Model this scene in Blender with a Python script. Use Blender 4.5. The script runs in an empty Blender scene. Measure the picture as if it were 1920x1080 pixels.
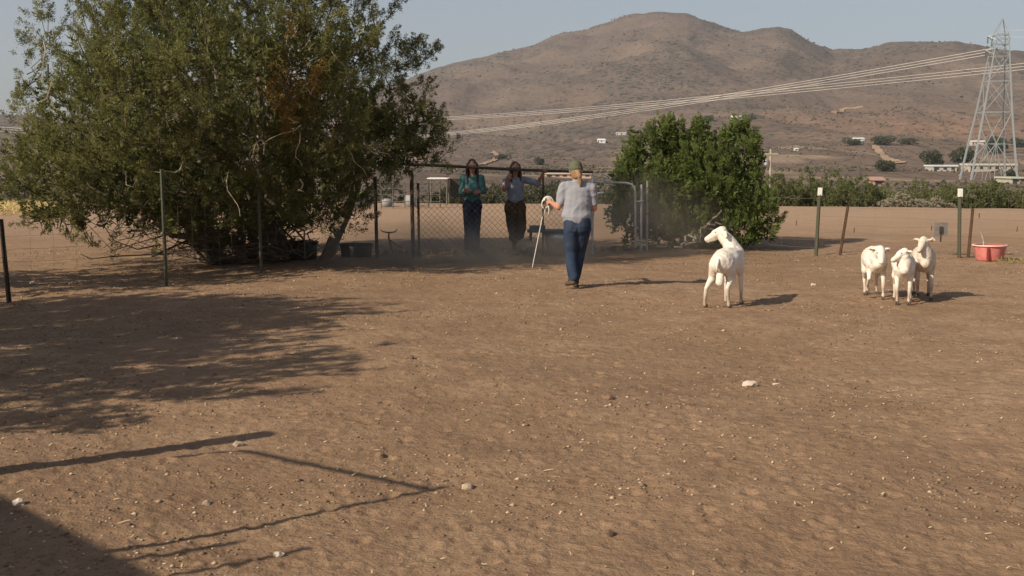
import bpy, math, random
import numpy as np
from mathutils import Vector, Matrix
C = bpy.context.scene
COL = C.collection
R = math.radians
rng = np.random.default_rng(7)
random.seed(7)

# ------------------------------------------------------------------ camera, sky, sun, exposure
F = 2300.0
CAMZ = 1.7
PITCH = math.atan(240.0 / F)
cam = bpy.data.cameras.new('camera'); camo = bpy.data.objects.new('camera', cam); COL.objects.link(camo)
cam.sensor_width = 36; cam.lens = F / 1920 * 36; cam.clip_start = 0.1; cam.clip_end = 20000
camo.location = (0, 0, CAMZ); camo.rotation_euler = (math.pi / 2 - PITCH, 0, 0)
C.camera = camo
SUN_EL, SUN_AZ = R(33), R(38)          # shadows run towards +X turned 40 deg to +Y
SUNDIR = Vector((-math.cos(SUN_AZ) * math.cos(SUN_EL), -math.sin(SUN_AZ) * math.cos(SUN_EL), math.sin(SUN_EL)))
world = bpy.data.worlds.new('World'); C.world = world; world.use_nodes = True
wn = world.node_tree; wn.nodes.clear()
sky = wn.nodes.new('ShaderNodeTexSky'); sky.sky_type = 'NISHITA'; sky.sun_disc = False
sky.sun_elevation = SUN_EL
sky.sun_rotation = math.atan2(SUNDIR.x, SUNDIR.y)
sky.altitude = 900; sky.air_density = 1.0; sky.dust_density = 2.5; sky.ozone_density = 1.5
hs = wn.nodes.new('ShaderNodeHueSaturation'); hs.inputs['Saturation'].default_value = 0.72
bg = wn.nodes.new('ShaderNodeBackground'); bg.inputs['Strength'].default_value = 0.086
wo = wn.nodes.new('ShaderNodeOutputWorld')
wn.links.new(sky.outputs[0], hs.inputs['Color']); wn.links.new(hs.outputs[0], bg.inputs['Color']); wn.links.new(bg.outputs[0], wo.inputs['Surface'])
sl = bpy.data.lights.new('sun', 'SUN'); sl.energy = 4.9; sl.angle = R(0.55); sl.color = (1.0, 0.885, 0.71)
so = bpy.data.objects.new('sun', sl); COL.objects.link(so); so.rotation_euler = SUNDIR.to_track_quat('Z', 'Y').to_euler()
so.location = (-20, -20, 30)
C.view_settings.view_transform = 'Standard'; C.view_settings.look = 'None'
C.view_settings.exposure = 0.20; C.view_settings.gamma = 1.0; C.view_settings.use_curve_mapping = False
C.render.engine = 'CYCLES'; C.cycles.use_denoising = True
C.cycles.max_bounces = 6; C.cycles.diffuse_bounces = 3; C.cycles.volume_bounces = 0; C.cycles.transparent_max_bounces = 6

# ------------------------------------------------------------------ helpers
def ray(px, py):
    xc, yc = px - 960.0, 540.0 - py
    s, c = math.sin(PITCH), math.cos(PITCH)
    return Vector((xc, yc * s + F * c, yc * c - F * s))
def gp(px, py, z=0.0):                   # point of the level z seen at a place of the photograph
    d = ray(px, py); t = (z - CAMZ) / d.z
    return Vector((0, 0, CAMZ)) + d * t
def at(px, py, Y):                       # point at depth Y
    d = ray(px, py); return Vector((0, 0, CAMZ)) + d * (Y / d.y)

def tag(o, label=None, cat=None, group=None, kind=None):
    if label: o['label'] = label
    if cat: o['category'] = cat
    if group: o['group'] = group
    if kind: o['kind'] = kind
    return o
def empty(name, loc, rz=0.0, **k):
    o = bpy.data.objects.new(name, None); COL.objects.link(o); o.location = loc; o.rotation_euler = (0, 0, rz)
    o.empty_display_size = 0.2
    return tag(o, **k)
def link(name, me, mat=None, parent=None, **k):
    o = bpy.data.objects.new(name, me); COL.objects.link(o)
    if mat is not None and not me.materials: me.materials.append(mat)
    if parent is not None: o.parent = parent
    return tag(o, **k)
def mesh_np(name, V, faces, smooth=False):
    """V (n,3), faces: (m,k) array of equal polygons"""
    me = bpy.data.meshes.new(name)
    V = np.asarray(V, dtype=np.float32); faces = np.asarray(faces, dtype=np.int32)
    m, k = faces.shape
    me.vertices.add(len(V)); me.vertices.foreach_set('co', V.ravel())
    me.loops.add(m * k); me.loops.foreach_set('vertex_index', faces.ravel())
    me.polygons.add(m); me.polygons.foreach_set('loop_start', np.arange(0, m * k, k, dtype=np.int32))
    me.polygons.foreach_set('loop_total', np.full(m, k, dtype=np.int32))
    if smooth: me.polygons.foreach_set('use_smooth', np.ones(m, dtype=bool))
    me.update(calc_edges=True)
    return me
def attr(me, name, vals):
    a = me.attributes.new(name, 'FLOAT', 'POINT'); a.data.foreach_set('value', np.asarray(vals, dtype=np.float32))

class MB:
    def __init__(s): s.v = []; s.f = []
    def add(s, vs, fs):
        n = len(s.v); s.v += [tuple(v) for v in vs]; s.f += [tuple(i + n for i in f) for f in fs]; return s
    def box(s, a, b, M=None):
        x0, y0, z0 = a; x1, y1, z1 = b
        vs = [Vector(p) for p in ((x0,y0,z0),(x1,y0,z0),(x1,y1,z0),(x0,y1,z0),(x0,y0,z1),(x1,y0,z1),(x1,y1,z1),(x0,y1,z1))]
        if M is not None: vs = [M @ v for v in vs]
        return s.add(vs, [(0,3,2,1),(4,5,6,7),(0,1,5,4),(1,2,6,5),(2,3,7,6),(3,0,4,7)])
    def tube(s, pts, rad, n=6, cap=True):
        pts = [Vector(p) for p in pts]
        if not hasattr(rad, '__len__'): rad = [rad] * len(pts)
        vs = []; fs = []
        t0 = (pts[1] - pts[0]).normalized()
        u = t0.orthogonal().normalized()
        for i, p in enumerate(pts):
            t = (pts[min(i + 1, len(pts) - 1)] - pts[max(i - 1, 0)]).normalized()
            u = (u - t * u.dot(t)); u = u.normalized() if u.length > 1e-6 else t.orthogonal().normalized()
            w = t.cross(u)
            for k in range(n):
                a = 2 * math.pi * k / n
                vs.append(p + (u * math.cos(a) + w * math.sin(a)) * rad[i])
        for i in range(len(pts) - 1):
            for k in range(n):
                a = i * n + k; b = i * n + (k + 1) % n
                fs.append((a, b, b + n, a + n))
        if cap:
            fs.append(tuple(range(n - 1, -1, -1))); m = (len(pts) - 1) * n; fs.append(tuple(range(m, m + n)))
        return s.add(vs, fs)
    def lathe(s, prof, n=24, M=None, sx=1, sy=1):
        vs = []; fs = []
        for r, z in prof:
            for k in range(n):
                a = 2 * math.pi * k / n; v = Vector((r * sx * math.cos(a), r * sy * math.sin(a), z)); vs.append(M @ v if M else v)
        for i in range(len(prof) - 1):
            for k in range(n):
                a = i * n + k; b = i * n + (k + 1) % n; fs.append((a, b, b + n, a + n))
        return s.add(vs, fs)
    def build(s, name, mat, parent=None, smooth=False, **k):
        me = bpy.data.meshes.new(name); me.from_pydata(s.v, [], s.f)
        if smooth: me.polygons.foreach_set('use_smooth', [True] * len(me.polygons))
        me.update(); return link(name, me, mat, parent, **k)

def copy_tree(o, parent=None):
    c = o.copy(); COL.objects.link(c); c.parent = parent
    for ch in list(o.children): copy_tree(ch, c)
    return c

# noise (numpy)
_P = np.random.default_rng(3).random((256, 256)).astype(np.float64)
def vnoise(x, y, s=0):
    x = x + s * 17.31; y = y + s * 9.77
    xi = np.floor(x).astype(np.int64); yi = np.floor(y).astype(np.int64)
    fx = x - xi; fy = y - yi; fx = fx * fx * (3 - 2 * fx); fy = fy * fy * (3 - 2 * fy)
    g = lambda a, b: _P[(a + s * 5) & 255, (b + s * 11) & 255]
    return ((g(xi, yi) * (1 - fx) + g(xi + 1, yi) * fx) * (1 - fy) + (g(xi, yi + 1) * (1 - fx) + g(xi + 1, yi + 1) * fx) * fy) * 2 - 1
def fbm(x, y, oct=4, s=0, gain=0.5):
    t = 0; a = 1.0
    for i in range(oct):
        t = t + a * vnoise(x * 2 ** i * 1.03, y * 2 ** i * 0.97, s + i); a *= gain
    return t
def sstep(a, b, x):
    t = np.clip((x - a) / (b - a), 0, 1); return t * t * (3 - 2 * t)

# ------------------------------------------------------------------ materials
def mat(name, color, rough=0.85, metal=0.0, noise=None, bump=None, spec=0.3, attrmix=None, trans=0.0):
    """noise=(scale, color2, amount[,detail]); bump=(scale, strength, distance); attrmix=(attr, color2)"""
    m = bpy.data.materials.new(name); m.use_nodes = True
    nt = m.node_tree; b = nt.nodes['Principled BSDF']
    b.inputs['Roughness'].default_value = rough; b.inputs['Metallic'].default_value = metal
    b.inputs['Specular IOR Level'].default_value = spec
    tc = nt.nodes.new('ShaderNodeTexCoord')
    col = nt.nodes.new('ShaderNodeRGB'); col.outputs[0].default_value = (*color, 1); cur = col.outputs[0]
    if attrmix:
        a = nt.nodes.new('ShaderNodeAttribute'); a.attribute_name = attrmix[0]
        mx = nt.nodes.new('ShaderNodeMix'); mx.data_type = 'RGBA'; mx.inputs['B'].default_value = (*attrmix[1], 1)
        nt.links.new(a.outputs['Fac'], mx.inputs['Factor']); nt.links.new(cur, mx.inputs['A']); cur = mx.outputs['Result']
    if noise:
        n = nt.nodes.new('ShaderNodeTexNoise'); n.inputs['Scale'].default_value = noise[0]; n.inputs['Detail'].default_value = noise[3] if len(noise) > 3 else 5
        nt.links.new(tc.outputs['Object'], n.inputs['Vector'])
        mr = nt.nodes.new('ShaderNodeMapRange'); mr.inputs['From Min'].default_value = 0.35; mr.inputs['From Max'].default_value = 0.65; mr.inputs['To Max'].default_value = noise[2]
        nt.links.new(n.outputs['Fac'], mr.inputs['Value'])
        mx = nt.nodes.new('ShaderNodeMix'); mx.data_type = 'RGBA'; mx.inputs['B'].default_value = (*noise[1], 1)
        nt.links.new(mr.outputs[0], mx.inputs['Factor']); nt.links.new(cur, mx.inputs['A']); cur = mx.outputs['Result']
    nt.links.new(cur, b.inputs['Base Color'])
    if bump:
        n = nt.nodes.new('ShaderNodeTexNoise'); n.inputs['Scale'].default_value = bump[0]; n.inputs['Detail'].default_value = 4
        nt.links.new(tc.outputs['Object'], n.inputs['Vector'])
        bp = nt.nodes.new('ShaderNodeBump'); bp.inputs['Strength'].default_value = bump[1]; bp.inputs['Distance'].default_value = bump[2]
        nt.links.new(n.outputs['Fac'], bp.inputs['Height']); nt.links.new(bp.outputs[0], b.inputs['Normal'])
    if trans > 0:
        t = nt.nodes.new('ShaderNodeBsdfTranslucent'); ms = nt.nodes.new('ShaderNodeMixShader'); ms.inputs[0].default_value = trans
        nt.links.new(cur, t.inputs['Color']); nt.links.new(b.outputs[0], ms.inputs[1]); nt.links.new(t.outputs[0], ms.inputs[2])
        nt.links.new(ms.outputs[0], nt.nodes['Material Output'].inputs['Surface'])
    return m

def terrain_material():
    m = bpy.data.materials.new('terrain'); m.use_nodes = True; nt = m.node_tree; N = nt.nodes; L = nt.links
    b = N['Principled BSDF']; b.inputs['Roughness'].default_value = 0.95; b.inputs['Specular IOR Level'].default_value = 0.1
    g = N.new('ShaderNodeNewGeometry')
    def noise(sc, det=4, rough=0.55):
        n = N.new('ShaderNodeTexNoise'); n.inputs['Scale'].default_value = sc; n.inputs['Detail'].default_value = det; n.inputs['Roughness'].default_value = rough
        L.new(g.outputs['Position'], n.inputs['Vector']); return n.outputs['Fac']
    def rng_(v, a, b_, c=0.0, d=1.0):
        r = N.new('ShaderNodeMapRange'); L.new(v, r.inputs['Value'])
        for k, x in zip(('From Min', 'From Max', 'To Min', 'To Max'), (a, b_, c, d)): r.inputs[k].default_value = x
        return r.outputs[0]
    def mix(f, a, b_):
        x = N.new('ShaderNodeMix'); x.data_type = 'RGBA'; L.new(f, x.inputs['Factor'])
        for k, c in (('A', a), ('B', b_)):
            if isinstance(c, tuple): x.inputs[k].default_value = (*c, 1)
            else: L.new(c, x.inputs[k])
        return x.outputs['Result']
    def mul(a, b_):
        x = N.new('ShaderNodeMath'); x.operation = 'MULTIPLY'; L.new(a, x.inputs[0])
        if isinstance(b_, float): x.inputs[1].default_value = b_
        else: L.new(b_, x.inputs[1])
        return x.outputs[0]
    def at_(n):
        a = N.new('ShaderNodeAttribute'); a.attribute_name = n; return a.outputs['Fac']
    # arena dirt
    d = mix(rng_(noise(0.35, 5), 0.35, 0.68), (0.292, 0.185, 0.110), (0.378, 0.250, 0.156))
    d = mix(rng_(noise(2.2, 6, 0.65), 0.42, 0.66, 0, 0.7), d, (0.215, 0.132, 0.080))
    d = mix(rng_(noise(13, 5, 0.75), 0.48, 0.68, 0, 0.75), d, (0.175, 0.108, 0.066))
    d = mix(rng_(noise(60, 3, 0.75), 0.58, 0.72, 0, 0.55), d, (0.45, 0.33, 0.23))
    # far side of the field is paler
    d = mix(mul(at_('field'), 0.75), d, (0.400, 0.272, 0.185))
    d = mix(mul(at_('near_dark'), 0.55), d, (0.150, 0.092, 0.056))
    # scrub hills: soil with bushes
    soil = mix(rng_(noise(0.004, 5), 0.38, 0.62), (0.160, 0.112, 0.084), (0.212, 0.152, 0.114))
    soil = mix(rng_(noise(0.03, 5), 0.45, 0.7, 0, 0.5), soil, (0.145, 0.112, 0.088))
    soil = mix(mul(at_('ochre'), 0.85), soil, (0.275, 0.165, 0.105))
    soil = mix(mul(at_('pale'), 0.8), soil, (0.40, 0.29, 0.19))
    def vor(sc):
        v = N.new('ShaderNodeTexVoronoi'); v.inputs['Scale'].default_value = sc; L.new(g.outputs['Position'], v.inputs['Vector']); return v.outputs['Distance']
    dens = rng_(at_('veg'), 0.15, 0.85, 0.15, 1.0)
    v1 = rng_(vor(0.13), 0.20, 0.45, 1, 0); v2 = rng_(vor(0.065), 0.20, 0.40, 1, 0)
    soil = mix(mul(v1, rng_(at_('veg'), 0.0, 0.7, 0.35, 1.0)), soil, (0.045, 0.044, 0.032))
    soil = mix(mul(dens, 0.40), soil, (0.100, 0.082, 0.066))
    soil = mix(mul(v2, mul(dens, 0.85)), soil, (0.040, 0.042, 0.030))
    col = mix(at_('hill'), d, soil)
    L.new(col, b.inputs['Base Color'])
    # relief finer than the mesh
    h1 = noise(45, 4, 0.7); h2 = noise(9, 3, 0.6)
    ad = N.new('ShaderNodeMath'); ad.operation = 'MULTIPLY_ADD'; L.new(h2, ad.inputs[0]); ad.inputs[1].default_value = 2.0; L.new(h1, ad.inputs[2])
    bp = N.new('ShaderNodeBump'); bp.inputs['Strength'].default_value = 0.7; bp.inputs['Distance'].default_value = 0.018
    L.new(ad.outputs[0], bp.inputs['Height'])
    bp2 = N.new('ShaderNodeBump'); bp2.inputs['Distance'].default_value = 7.0; L.new(mul(at_('hill'), 0.8), bp2.inputs['Strength'])
    L.new(noise(0.05, 6, 0.65), bp2.inputs['Height']); L.new(bp.outputs[0], bp2.inputs['Normal'])
    L.new(bp2.outputs[0], b.inputs['Normal'])
    return m

# ------------------------------------------------------------------ terrain
def px_az(px, py):
    d = ray(px, py); return math.atan2(d.x, d.y), d.z / math.hypot(d.x, d.y)
RIDGE = [(-900, 200), (-500, 190), (-200, 222), (-60, 228), (0, 216), (60, 219), (140, 235), (260, 226), (420, 216), (560, 200), (680, 176), (760, 150), (850, 121), (930, 103),
         (985, 90), (1035, 68), (1100, 56), (1145, 40), (1180, 27), (1215, 23), (1250, 25), (1290, 28), (1340, 45), (1400, 63), (1430, 55), (1460, 50), (1480, 55), (1510, 72), (1560, 96), (1620, 92),
         (1660, 83), (1700, 78), (1740, 77), (1790, 77), (1840, 86), (1880, 96), (1920, 100), (2000, 118), (2200, 150), (2700, 170)]
_az = np.array([px_az(a, b)[0] for a, b in RIDGE]); _el = np.array([px_az(a, b)[1] for a, b in RIDGE])
FOOT = [(-900, 262), (0, 262), (760, 255), (1000, 240), (1250, 205), (1400, 190), (1600, 195), (1800, 200), (1920, 205), (2700, 230)]
_faz = np.array([px_az(a, b)[0] for a, b in FOOT]); _fel = np.array([px_az(a, b)[1] for a, b in FOOT])
EDGE = 48.0
def edge_r(az): return EDGE - 4.0 * np.sin(az * 3 + 0.4) + 0.4 * np.sin(az * 23)
def H(x, y, fine=True):
    x = np.asarray(x, float); y = np.asarray(y, float)
    r = np.hypot(x, y) + 1e-9; az = np.arctan2(x, y)
    er = edge_r(az)
    # arena and field: level, slightly uneven
    z = 0.05 * fbm(x * 0.22, y * 0.22, 3, 1) * sstep(3, 9, r)
    if fine:
        near = 1 - sstep(22, 34, r)
        def turned(k, a, sd):
            c, d = math.cos(a), math.sin(a); return vnoise((x * c - y * d) * k, (x * d + y * c) * k, sd)
        z = z + near * (0.012 * (turned(0.9, 0.5, 5) + turned(1.3, 2.0, 6)) + 0.0035 * (turned(4.1, 1.1, 11) + turned(6.3, 2.7, 12)) + 0.0022 * (turned(10.7, 0.3, 13) + turned(14.9, 1.9, 14)))
        cr = 1 - sstep(15, 25, r)
        z = z + cr * (0.0052 * np.maximum(turned(19, 0.8, 21) + turned(23, 2.3, 22) - 0.35, 0) + 0.0050 * np.maximum(turned(34, 1.3, 23) + turned(41, 2.9, 24) - 0.25, 0))
        for cs, rad, dep, sd in ((0.26, 0.050, 0.011, 40), (0.19, 0.030, 0.006, 47)):      # trodden dents
            gx, gy = np.floor(x / cs).astype(np.int64), np.floor(y / cs).astype(np.int64)
            h1 = _P[(gx + sd) & 255, (gy * 3 + sd) & 255]; h2 = _P[(gy + sd * 2) & 255, (gx * 5 + sd) & 255]; h3 = _P[(gx * 7 + sd) & 255, (gy * 7 + 3) & 255]
            dx_ = x - (gx + 0.28 + 0.44 * h1) * cs; dy_ = y - (gy + 0.28 + 0.44 * h2) * cs; q = np.hypot(dx_ * (0.8 + 0.5 * h3), dy_ * (1.3 - 0.5 * h3)) / rad
            z = z + near * (h3 > 0.35) * dep * (-np.exp(-q * q * 1.6) + 0.55 * np.exp(-((q - 1.35) * 3.0) ** 2))
    # drop to the valley
    drop = sstep(0, 1, (r - er) / 45.0)
    # keep the tree band base near the rim
    z = z - 3.6 * drop
    # hills
    ridge = np.interp(az, _az, _el); foot = np.interp(az, _faz, _fel)
    RF = 1500 + 120 * np.sin(az * 5); RR = 2700 + 350 * np.sin(az * 7 + 1.0)
    e0 = -0.0135
    s1 = np.clip((r - 300) / (RF - 300), 0, 1); s2 = np.clip((r - RF) / (RR - RF), 0, 1)
    e = e0 + (foot - e0) * (s1 ** 1.15) + (ridge - foot) * np.sin(s2 * math.pi / 2) ** 0.9 * 1.0
    zh = CAMZ + r * e
    far = sstep(200, 360, r)
    amp = (0.0085 * r) * sstep(300, 900, r) * (1 - sstep(0.30, 0.9, s2) * 0.88)
    gul = 1 - np.abs(fbm((x + 0.35 * y) / 210, (y - 0.35 * x) / 420, 5, 31)) * 1.35
    zh = zh + amp * (gul - 0.55) * 0.9 + 0.003 * r * fbm(x / 60, y / 60, 3, 41) * (1 - sstep(0.8, 1.0, s2) * 0.6)
    behind = np.clip((r - RR) / 1500, 0, 1)
    zh = np.where(r > RR, zh * (1 - behind) ** 1.0 - 60 * behind, zh)
    side = sstep(R(75), R(95), np.abs(az))
    zh = zh * (1 - side) + (-3 + 0.03 * r * (0.5 + 0.5 * fbm(x / 500, y / 500, 3, 51))) * side
    return z * (1 - far) + zh * far
def hz(x, y, fine=False): return float(H(np.array([x]), np.array([y]), fine)[0])
def hit(px, py, r0=5.0):
    d = ray(px, py); d = d / math.hypot(d.x, d.y)
    r = r0 * 1.013 ** np.arange(560)
    zz = CAMZ + d.z * r; hh = H(d.x * r, d.y * r, False)
    k = np.argmax(hh >= zz)
    if hh[k] < zz[k]: k = len(r) - 1
    return Vector((d.x * r[k], d.y * r[k], float(hh[k])))

def make_terrain():
    a_in = np.arange(-27, 27.001, 0.142); a_out = np.concatenate([np.arange(27.6, 40, 0.8), np.arange(40, 320, 8), np.arange(320, 332.6, 0.8)])
    az = np.radians(np.concatenate([a_in, a_out])); az = az[:]
    rs = [0.4]
    while rs[-1] < 3.9: rs.append(rs[-1] * 1.10)
    while rs[-1] < 24: rs.append(rs[-1] * 1.0036)
    while rs[-1] < 70: rs.append(rs[-1] * 1.010)
    while rs[-1] < 5200: rs.append(rs[-1] * 1.0130)
    rs.append(9000.0)
    rs = np.array(rs); n, m = len(rs), len(az)
    Rg, A = np.meshgrid(rs, az, indexing='ij')
    X = Rg * np.sin(A); Y = Rg * np.cos(A); Z = H(X, Y)
    V = np.stack([X.ravel(), Y.ravel(), Z.ravel()], 1)
    i, j = np.meshgrid(np.arange(n - 1), np.arange(m), indexing='ij'); j2 = (j + 1) % m
    Fq = np.stack([i * m + j, i * m + j2, (i + 1) * m + j2, (i + 1) * m + j], -1).reshape(-1, 4)[:, ::-1]
    me = mesh_np('ground', V, Fq, smooth=True)
    # hub
    r = Rg.ravel(); a = A.ravel(); aw = (a + math.pi) % (2 * math.pi) - math.pi
    x, y = X.ravel(), Y.ravel()
    er = edge_r(aw)
    attr(me, 'hill', sstep(1.0, 10.0, r - er))
    attr(me, 'field', sstep(22, 40, r) * (1 - sstep(2, 8, r - er)))
    near_dark = np.clip(0.55 * (1 - sstep(5.0, 11.5, r)) + 0.35 * fbm(x * 0.35, y * 0.35, 3, 61) * (1 - sstep(12, 24, r)) - 0.30 * sstep(-1, 5, x) + 0.15 * (1 - sstep(-3, 0, x)), 0, 1)  # darkens the dirt towards the near left, broken by random patches
    attr(me, 'near_dark', near_dark)
    px = 960 + F * np.tan(np.clip(aw, -1.2, 1.2)); el = (Z.ravel() - CAMZ) / r; py = 300 - F * el
    och = np.exp(-(((px - 1820) / 230) ** 2) - ((py - 247) / 32) ** 2) * (r > 300) + 0.5 * np.exp(-(((px - 1500) / 200) ** 2) - ((py - 230) / 25) ** 2) * (r > 300)
    attr(me, 'ochre', np.clip(och, 0, 1) * (0.75 + 0.4 * fbm(x / 90, y / 90, 3, 71)))
    pl = sstep(0.25, 0.75, fbm(x / 45, y / 60, 4, 81)) * ((r > 90) & (r < 900)) * 0.8
    attr(me, 'pale', np.clip(pl, 0, 1))
    vein = np.exp(-((px - (1285 - (py - 80) * 1.25)) / (50 + 0.25 * (py - 60))) ** 2) * sstep(40, 90, py) * (1 - sstep(190, 230, py)) * (r > 900)
    nz = fbm((x + 0.3 * y) / 130, (y - 0.3 * x) / 210, 5, 101)
    veg = 0.30 + 0.80 * nz + 1.1 * vein * (0.6 + 0.8 * fbm(x / 60, y / 90, 3, 103)) + 0.55 * np.exp(-((py - 240) / 35) ** 2) * (px < 1250) * (r > 300) + 0.25 * (px > 1560) * (py < 150) * (r > 900)
    attr(me, 'veg', np.clip(veg, 0, 1))
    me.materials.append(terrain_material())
    o = link('ground', me); tag(o, kind='structure')
    return o
make_terrain()

# materials in use
M = {}
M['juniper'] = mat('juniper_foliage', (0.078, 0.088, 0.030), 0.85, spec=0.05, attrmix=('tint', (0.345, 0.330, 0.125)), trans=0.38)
M['juniper_dead'] = mat('dead_foliage', (0.165, 0.105, 0.032), 0.85, spec=0.05, attrmix=('tint', (0.32, 0.205, 0.062)), trans=0.2)
M['cedar'] = mat('cedar_foliage', (0.082, 0.110, 0.030), 0.85, spec=0.05, attrmix=('tint', (0.275, 0.320, 0.100)), trans=0.38)
M['olive'] = mat('shrub_foliage', (0.080, 0.092, 0.036), 0.8, spec=0.1, attrmix=('tint', (0.200, 0.205, 0.085)), trans=0.2)
M['sage'] = mat('sage_foliage', (0.26, 0.22, 0.155), 0.9, spec=0.1, attrmix=('tint', (0.44, 0.38, 0.28)), trans=0.2)
M['fargreen'] = mat('distant_foliage', (0.075, 0.084, 0.050), 0.85, spec=0.1, attrmix=('tint', (0.160, 0.160, 0.095)), trans=0.1)
M['bark'] = mat('bark', (0.16, 0.115, 0.08), 0.95, noise=(14, (0.28, 0.23, 0.18), 0.8), bump=(30, 0.9, 0.02), spec=0.1)
M['palewood'] = mat('weathered_wood', (0.50, 0.42, 0.33), 0.9, noise=(12, (0.26, 0.20, 0.14), 0.7), bump=(40, 0.6, 0.01), spec=0.1)
M['twig'] = mat('twig', (0.13, 0.095, 0.068), 0.9, noise=(9, (0.075, 0.055, 0.040), 0.7), spec=0.1)
M['post_green'] = mat('green_painted_steel', (0.085, 0.120, 0.080), 0.6, 0.2, noise=(22, (0.20, 0.11, 0.06), 0.5), spec=0.4)
M['post_dark'] = mat('dark_steel', (0.050, 0.042, 0.034), 0.65, 0.2, noise=(18, (0.12, 0.065, 0.035), 0.6), spec=0.4)
M['rust'] = mat('rusty_steel', (0.15, 0.085, 0.05), 0.85, 0.1, noise=(25, (0.07, 0.04, 0.025), 0.8), spec=0.2)
M['white'] = mat('white_paint', (0.80, 0.79, 0.75), 0.6, noise=(20, (0.55, 0.5, 0.42), 0.4))
M['galv'] = mat('galvanised_steel', (0.50, 0.50, 0.49), 0.45, 0.55, noise=(14, (0.32, 0.31, 0.30), 0.6), spec=0.5)
M['wire'] = mat('fence_wire', (0.22, 0.18, 0.15), 0.6, 0.3, noise=(8, (0.12, 0.075, 0.045), 0.7))
M['chain'] = mat('chain_link_wire', (0.20, 0.16, 0.115), 0.6, 0.2, noise=(5, (0.16, 0.11, 0.07), 0.6))
M['tower'] = mat('tower_steel', (0.36, 0.38, 0.38), 0.6, 0.3, noise=(0.5, (0.34, 0.37, 0.38), 0.6))
M['conductor'] = mat('aluminium_conductor', (0.62, 0.56, 0.50), 0.6, 0.0, noise=(0.02, (0.75, 0.70, 0.64), 0.7))
M['skin'] = mat('skin', (0.50, 0.25, 0.17), 0.6, noise=(8, (0.42, 0.19, 0.12), 0.4))
M['skin2'] = mat('skin_tanned', (0.36, 0.19, 0.12), 0.6, noise=(8, (0.30, 0.15, 0.09), 0.4))
M['wool'] = mat('short_wool', (0.80, 0.73, 0.64), 0.95, noise=(11, (0.62, 0.53, 0.43), 0.45, 8), bump=(30, 0.45, 0.02), attrmix=('dirt', (0.30, 0.20, 0.13)), spec=0.05)
M['wooldirty'] = mat('dusty_wool', (0.70, 0.61, 0.51), 0.95, noise=(11, (0.50, 0.39, 0.30), 0.6, 8), bump=(30, 0.45, 0.02), attrmix=('dirt', (0.26, 0.17, 0.11)), spec=0.05)

# ------------------------------------------------------------------ foliage
def foliage_mesh(name, tufts, leaves=34, leaf=(0.055, 0.020), L=(0.14, 0.26), spread=0.055, seed=1, tintw=0.55):
    """tufts: (n,7) array: origin xyz, axis xyz, tint. Every leaf is one small triangle."""
    g = np.random.default_rng(seed)
    T = np.asarray(tufts); n = len(T)
    O = np.repeat(T[:, :3], leaves, 0); A = np.repeat(T[:, 3:6], leaves, 0); A /= np.linalg.norm(A, axis=1, keepdims=True)
    tint = np.repeat(T[:, 6], leaves); Ls = np.repeat(g.uniform(L[0], L[1], n), leaves); N = len(O)
    t = g.random(N) ** 0.8
    rd = g.normal(size=(N, 3)); rd -= A * np.sum(rd * A, 1, keepdims=True); rd /= np.linalg.norm(rd, axis=1, keepdims=True) + 1e-9
    base = O + A * (t * Ls)[:, None] + rd * (spread * (1 - 0.75 * t) * g.random(N))[:, None]
    ld = A * g.uniform(0.3, 1.0, N)[:, None] + rd * g.uniform(0.3, 1.0, N)[:, None]; ld /= np.linalg.norm(ld, axis=1, keepdims=True)
    w = np.cross(ld, g.normal(size=(N, 3))); w /= np.linalg.norm(w, axis=1, keepdims=True) + 1e-9
    ll = leaf[0] * g.uniform(0.6, 1.4, N); lw = leaf[1] * g.uniform(0.7, 1.4, N)
    V = np.empty((N, 3, 3)); V[:, 0] = base - w * lw[:, None]; V[:, 1] = base + w * lw[:, None]; V[:, 2] = base + ld * ll[:, None]
    me = mesh_np(name, V.reshape(-1, 3), np.arange(N * 3).reshape(-1, 3))
    attr(me, 'tint', np.repeat(np.clip(tint * (1 - tintw) + tintw * g.random(N) * tint * 1.6, 0, 1), 3))
    return me
def unit(g):
    v = Vector(g.normal(size=3)); return v.normalized()
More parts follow.
